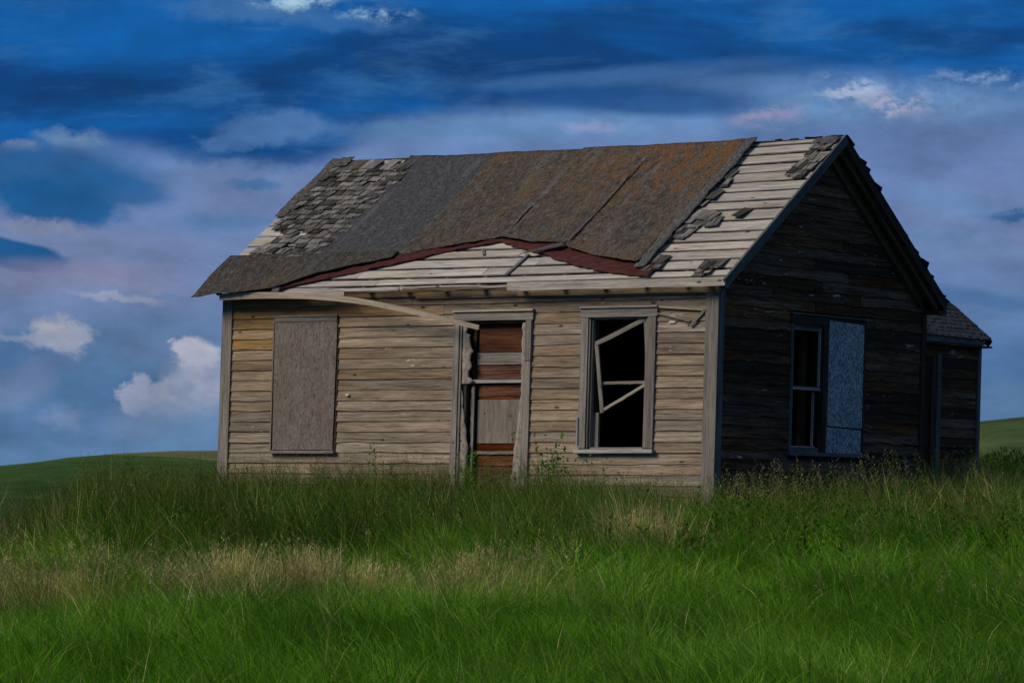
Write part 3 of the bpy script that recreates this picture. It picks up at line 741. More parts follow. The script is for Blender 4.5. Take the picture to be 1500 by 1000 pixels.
sheet('felt_sheet', M['felt_moss'], roof_o, roof, -2.42, -1.10, lambda u: -.02, lambda u: 2.40+.012*noise1(u*4), hfelt(4, .046, .008), 22, 34, jitter=.01, lu=lambda v: .012*noise1(v*4+1))
sheet('felt_sheet', M['felt_edge'], roof_o, roof, -1.13, -.985, lambda u: -.02, lambda u: 3.03, hfelt(5, .062, .008), 4, 40, jitter=.02, ru=lambda v: .02*noise1(v*8))
sheet('felt_sheet', M['felt_edge'], roof_o, roof, -7.34, -7.17, lambda u: -.01, lambda u: 1.46, hfelt(6, .03, .01), 5, 26, jitter=.02, ru=lambda v: .03*noise1(v*9)+.09*math.exp(-(v/.25)**2))
sheet('felt_sheet', M['felt_edge'], roof_o, roof, -7.2, -6.98, lambda u: -.012, lambda u: .20+.06*noise1(u*14), hfelt(6, .04, .01), 6, 6, jitter=.03)
sheet('felt_sheet', M['felt_low'], roof_o, roof, -7.40, -6.13, lambda u: 2.43+.012*noise1(u*6), lambda u: edge(u)+(-.02 if u < -7.3 else .0), lambda u, v: .04+.008*noise1(u*3+7, v*2)+(-.10*max(0, v-2.9)*max(0, -6.9-u)*2)+.02*math.exp(-max(0, edge(u)-v)/.08), 22, 20, jitter=.012)
sheet('felt_sheet', M['felt_low'], roof_o, roof, -6.16, -4.80, lambda u: 2.45+.010*noise1(u*6), lambda u: max(2.47, edge(u)), lift(8, .050, .04), 26, 14, jitter=.01)
sheet('felt_sheet', M['felt_moss'], roof_o, roof, -2.46, -1.13, lambda u: 2.365+.012*noise1(u*5), lambda u: max(2.40, edge(u)), lift(9, .062, .04), 22, 12, jitter=.01, ru=lambda v: .02*(v-2.3))
#sheet('felt_sheet', M['felt_low'], roof_o, roof, -3.55, -3.37, lambda u: 1.70, lambda u: edge(u)+.005, hfelt(11, .062, .006), 4, 12, jitter=.01)
for us, va, vb in ((-3.43, 1.45, 2.17), (-2.385, .80, 2.35)):      # tarred laps where one sheet covers the next
    sheet('felt_lap', M['felt_edge'], roof_o, roof, us-.016, us+.014, lambda u, va=va: va, lambda u, vb=vb: vb, lambda u, v: .062+.010*noise1(u*5, v*4), 2, 34, jitter=.01, lu=lambda v: .014*noise1(v*6), ru=lambda v: .016*noise1(v*5+2))
redge = interp([(-6.2, 3.25), (-6.094, 3.238), (-5.848, 3.168), (-5.357, 2.966), (-4.532, 2.654), (-4.077, 2.430), (-3.424, 2.262), (-2.712, 2.560), (-1.934, 2.918), (-1.31, 3.114), (-.841, 3.211), (-.80, 3.12)])
sheet('torn_red_felt', M['redfelt'], roof_o, roof, -6.15, -.84, lambda u: edge(u)-.10, lambda u: redge(u)+.012*noise1(u*9), lambda u, v: .030+.010*noise1(u*4, v*3)+.010*noise1(u*11), 110, 4, jitter=.018)
# strip of felt dangling across the boards, sticks
sheet('felt_flap', M['felt_edge'], roof_o, lambda a, b, h: roof(a, b, h), -2.86, -2.38, interp([(-2.86, 2.61), (-2.38, 2.38)]), interp([(-2.86, 2.66), (-2.38, 2.50)]), lambda u, v: .085, 8, 2)
stick('roof_stick', M['blue'], roof_o, roof, (-2.853, 2.563), (-2.90, 3.04), .045, .012, .026)
stick('roof_stick', M['blue'], roof_o, roof, (-3.60, 2.40), (-3.50, 2.55), .03, .012, .024)
plank('rag_end', M['felt_edge'], roof_o, lambda a, b, h: roof(a, b, h), -6.20, -6.10, 3.2, 3.30, .0, .05, .02, seg=2)

# ------------------------------------------------------------------ annex
ann = bpy.data.objects.new
def awall(u, v, h): return (-.30+SX*v+h, u, v)
annex = MB()
for a in ((awall, Wd+.02, 7.05, -.6, 2.12, -.12, -.004),): annex.plank(a[0], a[1], a[2], a[3], a[4], a[5], a[6], a[6])
annex.plank(lambda a, b, h: (-3.7+a, 7.05-h, b), 0, 3.38, -.6, 2.12, 0, .1, .1); annex.plank(lambda a, b, h: (-3.7-h, a, b), Wd+.02, 7.05, -.6, 2.12, -.1, 0, 0)
# far gable triangle
bb = len(annex.v); annex.v += [(-3.7, 6.99, 2.12), (-.30, 6.99, 2.12), (-2.0, 6.99, 3.52)]; annex.f.append((bb, bb+1, bb+2)); annex.uv += [(0, 0)]*3
annex = annex.build('annex', M['int'], house)
z = -.12
while z < 2.05:
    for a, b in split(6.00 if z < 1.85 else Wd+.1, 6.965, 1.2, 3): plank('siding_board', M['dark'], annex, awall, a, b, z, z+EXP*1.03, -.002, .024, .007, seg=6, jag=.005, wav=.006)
    z += EXP
plank('corner_board', M['blue'], annex, vstrip(awall), -.35, 2.10, 6.962, 7.055, -.01, .034, .034, seg=5)
plank('door_casing', M['blue'], annex, vstrip(awall), -.35, 1.935, 5.86, 5.965, -.01, .036, .036, seg=6, jag=.002)
plank('door_casing', M['darktrim'], annex, vstrip(awall), -.35, 1.955, 5.74, 5.85, -.01, .022, .022, seg=6)  # dark strip standing in for the shaded gap beside the casing
def aroof(u, v, h):      # v runs down from the ridge
    z = 3.56-v*.632+h*.775; x = -1.86+v*.775+h*.632; return (x+.0, u, z)
def aroofb(u, v, h):
    z = 3.56-v*.632+h*.775; x = -1.86-v*.775-h*.632; return (x, u, z)
AS = 2.205
ar = MB().plank(aroof, Wd-.0, 7.19, 0, AS, -.06, -.008, -.008).plank(aroofb, Wd-.0, 7.19, 0, AS, -.06, -.008, -.008).build('annex_roof', M['int'], house)
mb = MB()
for f, vv0 in ((aroof, 0.0), (aroofb, 0.0)):
    v = vv0
    while v < AS-.05:
        u = Wd+.02+random.uniform(-.1, 0)
        while u < 7.19:
            w = min(random.uniform(.05, .11), 7.20-u)
            if w < .03: break
            mb.plank(f, u, u+w-.005, v, min(v+.15, AS+.02)+random.uniform(-.012, .008), -.01, random.uniform(0, .008), random.uniform(.010, .018)+(.03 if abs(v-1.2) < .05 else 0), jag=.012)
            u += w
        v += .085
o = mb.build('annex_shingles', M['shingle_mid'], ar); o['kind'] = 'stuff'
plank('fascia_board', M['blue'], ar, lambda a, b, h: (-.15+h, a, b), Wd+.05, 7.0, 2.085, 2.155, -.02, .0, .0, seg=5, jag=.003)
plank('soffit_board', M['darktrim'], ar, lambda a, b, h: (a, b, h), -.33, -.13, Wd+.05, 7.17, 2.055, 2.078, 2.078)
plank('barge_board', M['darktrim'], ar, lambda a, b, h: aroof(7.17+h, a, b), .0, AS+.02, -.10, -.012, .0, .035, .035)

# ------------------------------------------------------------------ front left window, boarded
win = plank('boarded_window', M['darktrim'], house, front, -6.315, -5.33, .59, 2.17, -.01, .022, .022)
def taper(u, v, h): return front(-5.825+(u+5.825)*(1.0-.008*(.6-v)), v, h+.0)
plank('plywood_sheet', M['plywood'], win, vstrip(lambda a, b, h: front(a+(-.016 if a > -5.8 else .02)*(1-(b-.6)/1.56), b, h)), .605, 2.163, -6.298, -5.352, .024, .036, .036, seg=6, wav=.003)
plank('header_board', M['trim'], win, front, -6.30, -5.355, 2.167, 2.222, 0, .044, .044, seg=4, jag=.002)
plank('drip_cap', M['trim'], win, front, -6.31, -5.345, 2.226, 2.238, 0, .058, .052, seg=4)
plank('window_sill', M['trim'], win, front, -6.31, -5.33, .560, .596, 0, .075, .070, seg=4, jag=.002)
plank('window_casing', M['trim'], win, vstrip(front), .60, 2.16, -6.318, -6.302, 0, .040, .040)

# ------------------------------------------------------------------ door
dmb = MB()
dmb.plank(vstrip(lambda a, b, h: front(a, b, h)), -.2, 2.11, -3.475, -3.452, -.125, -.002, -.002).plank(vstrip(front), -.2, 2.11, -2.672, -2.650, -.125, -.002, -.002).plank(front, -3.45, -2.675, 2.10, 2.125, -.125, -.002, -.002)
door = dmb.build('doorway', M['darktrim'], house)
plank('door_casing', M['trim'], door, vstrip(front), -.12, 2.128, -3.632, -3.552, -.01, .040, .040, seg=8, jag=.003, wav=.003)
plank('door_casing', M['trim'], door, vstrip(front), -.12, 2.10, -3.548, -3.520, -.01, .026, .026, seg=8, jag=.002)
plank('door_casing', M['trim'], door, vstrip(front), 1.655, 2.128, -2.600, -2.522, -.01, .050, .050, seg=4, jag=.004)
plank('door_casing', M['trim'], door, vstrip(front), -.12, 1.650, -2.622, -2.527, -.01, .040, .040, seg=8, jag=.003, wav=.004)
plank('header_board', M['trim'], door, front, -3.64, -2.505, 2.132, 2.232, 0, .042, .042, seg=5, jag=.003)
plank('drip_cap', M['bent'], door, front, -3.645, -2.50, 2.236, 2.258, 0, .066, .060, seg=5, jag=.002)
def torn(name, pts_l, pts_r, z0, z1, h, n=34):      # ragged sheet between two edges given over height
    return sheet(name, M['paper'], door, lambda a, b, hh: front(a*0+b, a, hh), z0, z1, pts_l, pts_r, lambda u, v: h+.004*noise1(u*9, v*7), n, 3, th=.005, jitter=.012)
torn('torn_paper', lambda z: -3.518, lambda z: -3.395+.035*noise1(z*7)+.018*noise1(z*23, 2)+(.04 if z < 1.45 else 0)-(.05 if z > 1.98 else 0), 1.385, 2.115, .012)
torn('torn_paper', lambda z: -3.540, lambda z: float(np.interp(z, [-.1, .2, .6, .85, 1.05, 1.3], [-3.44, -3.425, -3.40, -3.43, -3.475, -3.50]))+.012*noise1(z*19), -.1, 1.32, .010)
torn('torn_paper', lambda z: float(np.interp(z, [-.1, .2, .35, .6, .9, 1.3, 2.1], [-2.80, -2.79, -2.76, -2.735, -2.70, -2.665, -2.672]))+.014*noise1(z*21, 1), lambda z: -2.615, -.1, 2.10, .012)
leafm = lambda u, v, h: front(u, v, h-.10)
lf = plank('door', M['int'], house, leafm, -3.44, -2.66, -.1, 2.10, -.03, -.002, -.002)
def dp(mat, a, b, z0, z1, h, **k): return plank('door_panel', mat, lf, leafm, a, b, z0, z1, -.001, h, h, seg=5, **k)
dp(M['red'], -3.34, -2.68, 1.765, 2.09, .012, jag=.003); dp(M['trim'], -3.36, -2.68, 1.615, 1.755, .026, jag=.003); dp(M['red'], -3.36, -2.68, 1.445, 1.605, .014)
plank('door_rail', M['pale'], lf, leafm, -3.46, -2.675, 1.395, 1.435, 0, .070, .070, seg=4, jag=.003)
dp(M['red'], -3.34, -2.68, 1.24, 1.385, .018, jag=.003); dp(M['red'], -3.34, -2.68, 1.19, 1.235, .008, jag=.008)
o = plank('door_panel', M['doorgrey'], lf, vstrip(leafm), .685, 1.20, -3.335, -2.70, -.001, .020, .020, seg=5, jag=.006, cut0=0); o['label'] = 'bare grey patch panel'
for (a, b) in ((-3.24, 1.03), (-2.87, 1.0), (-2.83, .72), (-2.84, .78), (-2.81, .80)): plank('nail_hole', M['int'], lf, leafm, a, a+.014, b, b+.018, .019, .0235, .0235)
dp(M['red'], -3.34, -2.78, .60, .675, .020, jag=.008); dp(M['trim'], -3.34, -2.78, .555, .592, .030, jag=.006); dp(M['red'], -3.36, -2.68, .42, .54, .010, jag=.006); dp(M['red'], -3.36, -2.68, .30, .41, .016, jag=.006); dp(M['rafter'], -3.36, -2.68, .26, .297, .012, jag=.006); dp(M['browntrim'], -3.36, -2.68, -.05, .26, .010)
plank('door_stile', M['darktrim'], lf, vstrip(leafm), -.1, 1.39, -3.415, -3.36, 0, .050, .050, seg=12, jag=.008)
plank('door_stile', M['red'], lf, vstrip(leafm), 1.44, 2.09, -3.42, -3.372, 0, .030, .030, seg=5, jag=.003)
plank('torn_strip', M['trim'], door, vstrip(lambda a, b, h: front(a, b, h-.05)), -.05, 1.36, -3.392, -3.355, 0, .020, .020, seg=26, jag=.012)

# ------------------------------------------------------------------ open front window with its collapsed sash
wmb = MB()
wmb.plank(vstrip(front), .64, 2.12, -1.712, -1.690, -.125, -.002, -.002).plank(vstrip(front), .64, 2.12, -.968, -.946, -.125, -.002, -.002).plank(front, -1.688, -.970, 2.118, 2.14, -.125, -.002, -.002).plank(front, -1.688, -.970, .612, .636, -.125, .0, .0)
wn = wmb.build('open_window', M['trim'], house)
plank('window_casing', M['trim'], wn, vstrip(front), .625, 2.138, -1.832, -1.735, -.01, .040, .040, seg=7, jag=.003, wav=.003)
plank('window_casing', M['trim'], wn, vstrip(front), .625, 2.125, -1.732, -1.712, -.01, .024, .024, seg=7, jag=.002)
plank('window_casing', M['trim'], wn, vstrip(front), .625, 2.138, -.915, -.812, -.01, .040, .040, seg=7, jag=.003, wav=.003)
plank('window_casing', M['trim'], wn, vstrip(front), .625, 2.125, -.945, -.918, -.01, .024, .024, seg=7, jag=.002)
plank('window_casing', M['pale'], wn, vstrip(front), .66, .98, -1.850, -1.828, .02, .056, .056, seg=4, jag=.004)
plank('header_board', M['trim'], wn, front, -1.845, -.795, 2.142, 2.245, 0, .042, .042, seg=5, jag=.003)
plank('drip_cap', M['trim'], wn, front, -1.85, -.785, 2.249, 2.270, 0, .066, .060, seg=5, jag=.002)
plank('window_sill', M['pale'], wn, front, -1.865, -.79, .568, .612, 0, .085, .078, seg=5, jag=.003)
plank('window_stop', M['trim'], wn, vstrip(lambda a, b, h: front(a, b, h-.06)), .64, 1.04, -1.688, -1.618, -.04, .0, .0, seg=4)
plank('window_stop', M['darktrim'], wn, vstrip(lambda a, b, h: front(a, b, h-.06)), 1.05, 2.11, -1.688, -1.655, -.04, .0, .0, seg=4)
sash = stick('broken_sash', M['trim'], wn, front, (-1.655, 1.835), (-.985, 2.115), .052, -.035, -.005, seg=4, jag=.004)
stick('sash_stile', M['trim'], wn, front, (-1.545, 1.035), (-1.645, 1.835), .046, -.040, -.010, seg=8, jag=.004)
stick('sash_stile', M['trim'], wn, front, (-.925, 1.36), (-.985, 2.11), .042, -.042, -.010, seg=4)
stick('sash_rail', M['trim'], wn, front, (-1.585, 1.380), (-.95, 1.388), .034, -.060, -.042, seg=8, jag=.003)
stick('sash_rail', M['bent'], wn, front, (-1.555, 1.055), (-.935, 1.372), .034, -.044, -.016, seg=9, jag=.004)

# ------------------------------------------------------------------ paired gable window: left half open, right half sheeted
gmb = MB()
gmb.plank(vstrip(gable), .66, 2.10, 1.66, 1.698, -.125, .0, .0).plank(vstrip(gable), .66, 2.10, 2.402, 2.44, -.125, .0, .0).plank(gable, 1.70, 2.40, 2.10, 2.13, -.125, .0, .0)
gn = gmb.build('gable_window', M['browntrim'], house)
plank('window_casing', M['blue'], gn, vstrip(gable), .625, 2.125, 1.632, 1.690, -.01, .034, .034, seg=5, jag=.002)
plank('header_board', M['darktrim'], gn, gable, 1.63, 3.43, 2.128, 2.232, 0, .034, .034, seg=5)
plank('drip_cap', M['blue'], gn, gable, 1.60, 3.46, 2.236, 2.252, 0, .062, .056, seg=5)
plank('sash_rail', M['blue'], gn, gable, 1.695, 2.40, 2.055, 2.098, -.04, .006, .006)
plank('sash_stile', M['blue'], gn, vstrip(gable), .67, 2.05, 1.695, 1.728, -.04, .004, .004)
plank('sash_stile', M['pale'], gn, vstrip(gable), 1.40, 2.055, 2.352, 2.372, -.02, .006, .006)
plank('sash_stile', M['browntrim'], gn, vstrip(gable), 1.38, 2.055, 2.374, 2.40, -.04, .002, .002)
plank('sash_rail', M['pale'], gn, gable, 1.73, 2.40, 1.355, 1.392, -.045, .002, .002)
plank('sash_stile', M['pale'], gn, vstrip(lambda a, b, h: gable(a, b, h-.05)), .70, 1.34, 2.335, 2.347, -.03, .0, .0, seg=14, jag=.005)
plank('sash_rail', M['blue'], gn, gable, 1.73, 2.38, .625, .675, -.04, .004, .004)
plank('sash_rail', M['pale'], gn, gable, 1.73, 2.33, .678, .692, -.04, -.01, -.01)
plank('window_stud', M['browntrim'], gn, vstrip(lambda a, b, h: gable(a, b, h-.20)), .5, 2.2, 2.30, 2.42, -.05, .0, .0, seg=8, jag=.008)
plank('window_mullion', M['darktrim'], gn, vstrip(gable), .625, 2.125, 2.405, 2.518, -.01, .034, .034, seg=5)
plank('window_casing', M['darktrim'], gn, vstrip(gable), .625, 2.125, 3.375, 3.435, -.01, .030, .030, seg=5)
plank('window_sill', M['blue'], gn, gable, 1.59, 3.48, .578, .622, 0, .080, .074, seg=5)
o = plank('strand_board', M['osb'], gn, lambda a, b, h: gable(a, b-.022*(a-2.52), h), 2.522, 3.368, .945, 2.195, .0, .040, .040); o['label'] = 'tall upper sheet of strand board'
o = plank('strand_board', M['osb'], gn, lambda a, b, h: gable(a, b-.022*(a-2.52), h), 2.505, 3.360, .625, .928, .0, .034, .034); o['label'] = 'short lower sheet of strand board'

# ------------------------------------------------------------------ bent trim board and small things on the front wall
bp = [(-7.00, 2.475), (-6.4, 2.487), (-5.66, 2.462), (-5.25, 2.430), (-4.84, 2.382), (-4.13, 2.260), (-3.53, 2.128), (-3.09, 2.035)]
bi = interp(bp)
def bent_board():
    V = []; F = []; UV = []; n = 40
    xs = np.linspace(-7.0, -3.09, n+1)
    cu = lambda x: sum(bi(x+d)*w for d, w in ((-.3, .15), (-.15, .2), (0, .3), (.15, .2), (.3, .15))) if -6.6 < x < -3.45 else bi(x)
    for i, x in enumerate(xs):
        t = i/n; w = .042*(1-.35*t); s = (cu(min(x+.05, -3.09))-cu(x-.05))/.1; nx, nz = -s, 1.0
        y = -.235-.05*t; zc = cu(x); tw = .010*t
        for (a, hh) in ((-w, 0), (-w, .022), (w, .022+tw*0), (w, 0)): V.append((x+nx*a+SX*zc, y-hh, zc+nz*a))
    for i in range(n):
        a = 4*i; b = a+4
        for k in range(4):
            k2 = (k+1) % 4; F.append((a+k, b+k, b+k2, a+k2)); c = [0, .022, .10, .12, .2][k:k+2]
            UV += [(xs[i], c[0]), (xs[i+1], c[0]), (xs[i+1], c[1]), (xs[i], c[1])]
    F.append((0, 1, 2, 3)); F.append((4*n+3, 4*n+2, 4*n+1, 4*n)); UV += [(0, 0)]*8
    return link('sprung_trim_board', mesh('sprung_trim_board', V, F, UV), M['bent'], house)
bent_board()
stick('loose_stick', M['trim'], fw, front, (-.345, 2.02), (-.155, 2.205), .028, .034, .048)
stick('loose_stick', M['siding'], fw, front, (-.80, 2.175), (-.36, 2.075), .016, .034, .044)
stick('loose_stick', M['siding'], fw, front, (-.80, 2.25), (-.17, 2.205), .022, .034, .048)
def blob(name, mat, parent, c, r, seed, sub=2):
    import bmesh
    bm = bmesh.new(); bmesh.ops.create_icosphere(bm, subdivisions=sub, radius=1)
    for v in bm.verts:
        k = 1+.22*noise1(v.co.x*2+seed, v.co.y*2)+.12*noise1(v.co.z*3+seed, v.co.x*3); v.co = Vector((v.co.x*r[0]*k, v.co.y*r[1]*k, v.co.z*r[2]*k))
    me = bpy.data.meshes.new(name); bm.to_mesh(me); bm.free(); me.materials.append(mat)
    o = bpy.data.objects.new(name, me); col.objects.link(o); o.location = c
    if parent: o.parent = parent
    return o
blob('porcelain_knob', M['white'], fw, front(-5.17, 1.265, .03), (.035, .02, .014), 1)
blob('paint_chip', M['white'], fw, front(-.60, 2.07, .024), (.045, .008, .014), 3)

# ------------------------------------------------------------------ pieces on the ground
def on_ground(s, d, dz=0): x, y = to_world(s, d); return x, y, float(gz(s, d))+dz
def sd(X, Y): r = np.array([X-CX, Y-CY]); return float(r@RGT), float(r@FWD)
def ground_board(name, mat, X, Y, L, w, rz, tilt, dz, label, cat):
    s, d = sd(X, Y); z = float(gz(s, d))+dz
    o = plank(name, mat, None, lambda a, b, h: (a, b, h), -L/2, L/2, -w/2, w/2, -.012, .012, .012, seg=4, jag=.006)
    o.location = (X, Y, z); o.rotation_euler = (R(tilt), R(random.uniform(-4, 4)), R(rz)); tag(o, label, cat); return o
ground_board('fallen_board', M['trim'], -4.6, -.65, 1.15, .16, 8, 35, .28, 'grey fallen board lying in the grass under the blank wall left of the door', 'board')
ground_board('fallen_board', M['trim'], -3.25, -.45, .70, .26, -14, 30, .20, 'wide pale board leaning in the grass at the foot of the door', 'board')
PXS = [(285, 880, .07), (390, 884, .042), (540, 872, .06)]
for i, (px, py, r) in enumerate(PXS):
    # ground distance that appears in this row
    best = min(np.arange(24, 45, .05), key=lambda d: abs((756-.0117*(750-px))-(float(gz((px-750)/5977*d, d))+.16-CZ)/d*5977-py))
    s = (px-750)/5977*best; x, y, z = on_ground(s, best, .17)
    o = blob('stone', M['stone'], None, (x, y, z), (r, r*.8, r*.75), i)
    tag(o, ['pale stone showing in dry grass at the far left', 'smallest pale stone in the straw, between the other two', 'pale stone in the dry grass below the boarded window'][i], 'stone', 'pale stones in the dry grass')

# ------------------------------------------------------------------ grass
def blades(px, py, pz, h, w, ang, lean, curl, colr, segs=3, twist=None):
    """arrays -> triangles; every blade a tapering curved ribbon"""
    n = len(px); T = np.linspace(0, 1, segs+1)
    ca, sa = np.cos(ang), np.sin(ang)
    tw = rng.uniform(0, 2*np.pi, n) if twist is None else twist
    wx, wy = np.cos(tw), np.sin(tw)
    rows = []
    for t in T:
        off = h*(lean*t+curl*t*t); zz = h*(t-.25*(lean+curl)*t*t)
        cxp = px+ca*off; cyp = py+sa*off; ww = w*(1-t**1.6)*.5
        if t < 1: rows.append(np.stack([cxp-wx*ww, cyp-wy*ww, pz+zz], -1)); rows.append(np.stack([cxp+wx*ww, cyp+wy*ww, pz+zz], -1))
        else: rows.append(np.stack([cxp, cyp, pz+zz], -1))
    k = 2*segs+1
    V = np.stack(rows, 1).reshape(-1, 3)
    tris = []
    for i in range(segs-1): a = 2*i; tris += [(a, a+1, a+3), (a, a+3, a+2)]
    a = 2*(segs-1); tris.append((a, a+1, a+2))
    Tn = np.array(tris)[None]+(np.arange(n)*k)[:, None, None]
    C = np.repeat(colr, k, axis=0)
    return V, Tn.reshape(-1, 3), C
def tri_mesh(name, V, T, C, mat):
    me = bpy.data.meshes.new(name); nv, nt_ = len(V), len(T)
    me.vertices.add(nv); me.vertices.foreach_set('co', V.astype(np.float32).ravel())
    me.loops.add(nt_*3); me.loops.foreach_set('vertex_index', T.astype(np.int32).ravel())
    me.polygons.add(nt_); me.polygons.foreach_set('loop_start', np.arange(0, nt_*3, 3, dtype=np.int32)); me.polygons.foreach_set('loop_total', np.full(nt_, 3, dtype=np.int32))
    me.update(calc_edges=True)
    ca = me.color_attributes.new('Col', 'FLOAT_COLOR', 'POINT'); ca.data.foreach_set('color', np.concatenate([C, np.ones((nv, 1))], 1).astype(np.float32).ravel())
    me.validate(); o = link(name, me, mat); return o
def merge(parts):
    V = []; T = []; C = []; b = 0
    for v, t, c in parts: V.append(v); T.append(t+b); C.append(c); b += len(v)
    return np.concatenate(V), np.concatenate(T), np.concatenate(C)

BR = np.array([.095, .250, .022]); LM = np.array([.175, .330, .028]); DK = np.array([.022, .064, .008]); MD = np.array([.070, .160, .015]); OL = np.array([.19, .20, .045]); ST = np.array([.54, .45, .25]); PU = np.array([.11, .085, .055])
def scatter(n, dlo, dhi, margin=.8, power=1.0):
    t = rng.random(n); d = dlo+(dhi-dlo)*t**power
    s = (rng.random(n)*2-1)*(.1262*d+margin)
    return s, d
def outside_house(X, Y, m=.03):
    return ~((X > -Lh-m) & (X < .05+m) & (Y > -m) & (Y < Wd+m)) & ~((X > -3.75) & (X < -.25) & (Y >= Wd) & (Y < 7.1))
def zones(s, d):
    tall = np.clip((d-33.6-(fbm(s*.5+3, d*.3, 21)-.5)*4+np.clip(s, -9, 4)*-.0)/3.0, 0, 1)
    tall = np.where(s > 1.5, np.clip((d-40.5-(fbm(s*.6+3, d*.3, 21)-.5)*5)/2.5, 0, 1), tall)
    # straw belt on the left half and an isolated patch below the open window
    belt = np.exp(-((d-31.8-.15*(s+3))/1.25)**2)*np.clip((1.0-s)/1.6, 0, 1)
    patch = np.exp(-((s-1.22)/.24)**2-((d-36.6)/.9)**2)*1.6
    edge_ = .35*np.clip((s-3.6)/1.5, 0, 1)*np.clip((d-41)/3, 0, 1)+.45*np.exp(-((s+4.7)/.8)**2-((d-35)/3)**2)
    straw = np.clip(belt*(.10+2.2*np.clip(fbm(s*2.4, d*.9, 31, 3)*2.6-.95, 0, 1))+patch+edge_, 0, 1)
    return tall, straw
def tufts(s, d, n_per, rad):
    """pull blades together into tussocks; returns shifted places, outward lean angle and a per-tussock random"""
    n = len(s); m = max(1, n//n_per); idx = rng.integers(0, m, n)
    ci = rng.choice(n, m, replace=False); cs, cd_ = s[ci], d[ci]; sz = rng.uniform(.5, 1.5, m); rnd = rng.random(m)
    r = np.abs(rng.normal(0, .55, n))*rad*sz[idx]; a = rng.uniform(0, 2*np.pi, n)
    return cs[idx]+r*np.cos(a), cd_[idx]+r*np.sin(a), a, np.clip(r/(rad*sz[idx]), 0, 1.4), rnd[idx], sz[idx]
def grass_batch(n, dlo, dhi, power, wid, hs=1.0, segs=3, tuft=0):
    s, d = scatter(n, dlo, dhi, .8, power)
    if tuft: s, d, ta, tr, trn, tsz = tufts(s, d, tuft, .17)
    else: ta = np.zeros(n); tr = np.zeros(n); trn = np.full(n, .5); tsz = np.ones(n)
    X, Y = to_world(s, d); ok = outside_house(X, Y)
    fine_ = vnoise(s*6, d*4, 77); clump = fbm(s*1.9+5, d*1.3+2, 51, 3)
    if not tuft: ok &= rng.random(n) < np.clip(.35+1.5*(fine_*.5+clump*.5), 0, 1)
    s, d, X, Y, clump, fine_, ta, tr, trn, tsz = [q[ok] for q in (s, d, X, Y, clump, fine_, ta, tr, trn, tsz)]; n = len(s)
    tall, straw = zones(s, d)
    h = (.15+.16*clump+.06*fine_)*(1-tall)+(.28+.24*clump)*tall
    if tuft: h = h*(1.38-.45*tr)*(.50+.52*tsz)+.03
    h *= rng.uniform(.6, 1.25, n)*hs*(1+.1*straw)
    wall = np.clip((1.4+Y)/1.4, 0, 1)*(Y < 0)*(X < .3)*(X > -7.6); h *= 1+.16*wall*clump*2
    wind = fbm(s*.7+1, d*.6+8, 61, 3); ang0 = (wind-.5)*7.0+YAW+math.pi*.95
    ang = ang0+rng.normal(0, 1.1, n); lean = np.abs(rng.normal(.18, .16, n))*(1.3-.6*tall); curl = np.abs(rng.normal(.42, .28, n))*(1.25-.65*tall)
    if tuft:
        vx = np.cos(ang)*.8+np.cos(ta+YAW)*tr*1.2; vy = np.sin(ang)*.8+np.sin(ta+YAW)*tr*1.2; ang = np.arctan2(vy, vx); lean = lean+.25*tr*(1-.6*tall)
    w = rng.uniform(wid*.6, wid*1.4, n)
    a = rng.random((n, 1)); a = np.clip(a*.5+trn[:, None]*.5, 0, 1)
    tint = fbm(s*1.5+7, d*.8+1, 91, 4)[:, None]; tl = tall[:, None]; t2 = fbm(s*2.6+7, d*1.7+1, 95, 3)[:, None]
    k1 = np.clip(tint*2.4-.95+(trn[:, None]-.5)*1.1, 0, 1)  # patchy dark green; shading between tussocks is put into the blade colour
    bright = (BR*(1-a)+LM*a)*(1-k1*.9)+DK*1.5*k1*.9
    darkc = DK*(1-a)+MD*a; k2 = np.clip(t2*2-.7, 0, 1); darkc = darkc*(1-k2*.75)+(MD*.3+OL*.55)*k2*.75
    toward_right = np.clip((s+1.5)/4.0, 0, 1)[:, None]                     # brighter, yellower towards the right
    darkc = darkc*(1-.55*toward_right)+(BR*.8+OL*.12)*.55*toward_right
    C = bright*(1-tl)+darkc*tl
    dead = (rng.random((n, 1)) < (.05+.80*straw[:, None]+.07*tl)).astype(float)*rng.uniform(.6, 1, (n, 1))
    C = C*(1-dead)+(ST*rng.uniform(.25, 1.15, (n, 1)))*dead
    C = C*rng.uniform(.5, 1.5, (n, 1))*(.7+.6*trn[:, None])*np.where(tall[:, None] < .5, 1.12, 1.0)
    z = gz(s, d)-.02
    return blades(X, Y, z, h, w, ang, lean, curl, C, segs)
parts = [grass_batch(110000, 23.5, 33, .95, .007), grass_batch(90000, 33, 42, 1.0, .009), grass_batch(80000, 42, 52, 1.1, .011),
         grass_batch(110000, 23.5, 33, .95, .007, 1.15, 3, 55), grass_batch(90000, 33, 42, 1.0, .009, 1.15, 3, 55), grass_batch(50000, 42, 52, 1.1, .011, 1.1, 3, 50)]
V, T, C = merge(parts); g = tri_mesh('meadow_grass', V, T, C, M['grass']); tag(g, 'long green grass growing over the whole meadow in front of the house', 'grass', kind='stuff')
print('grass tris', len(T))
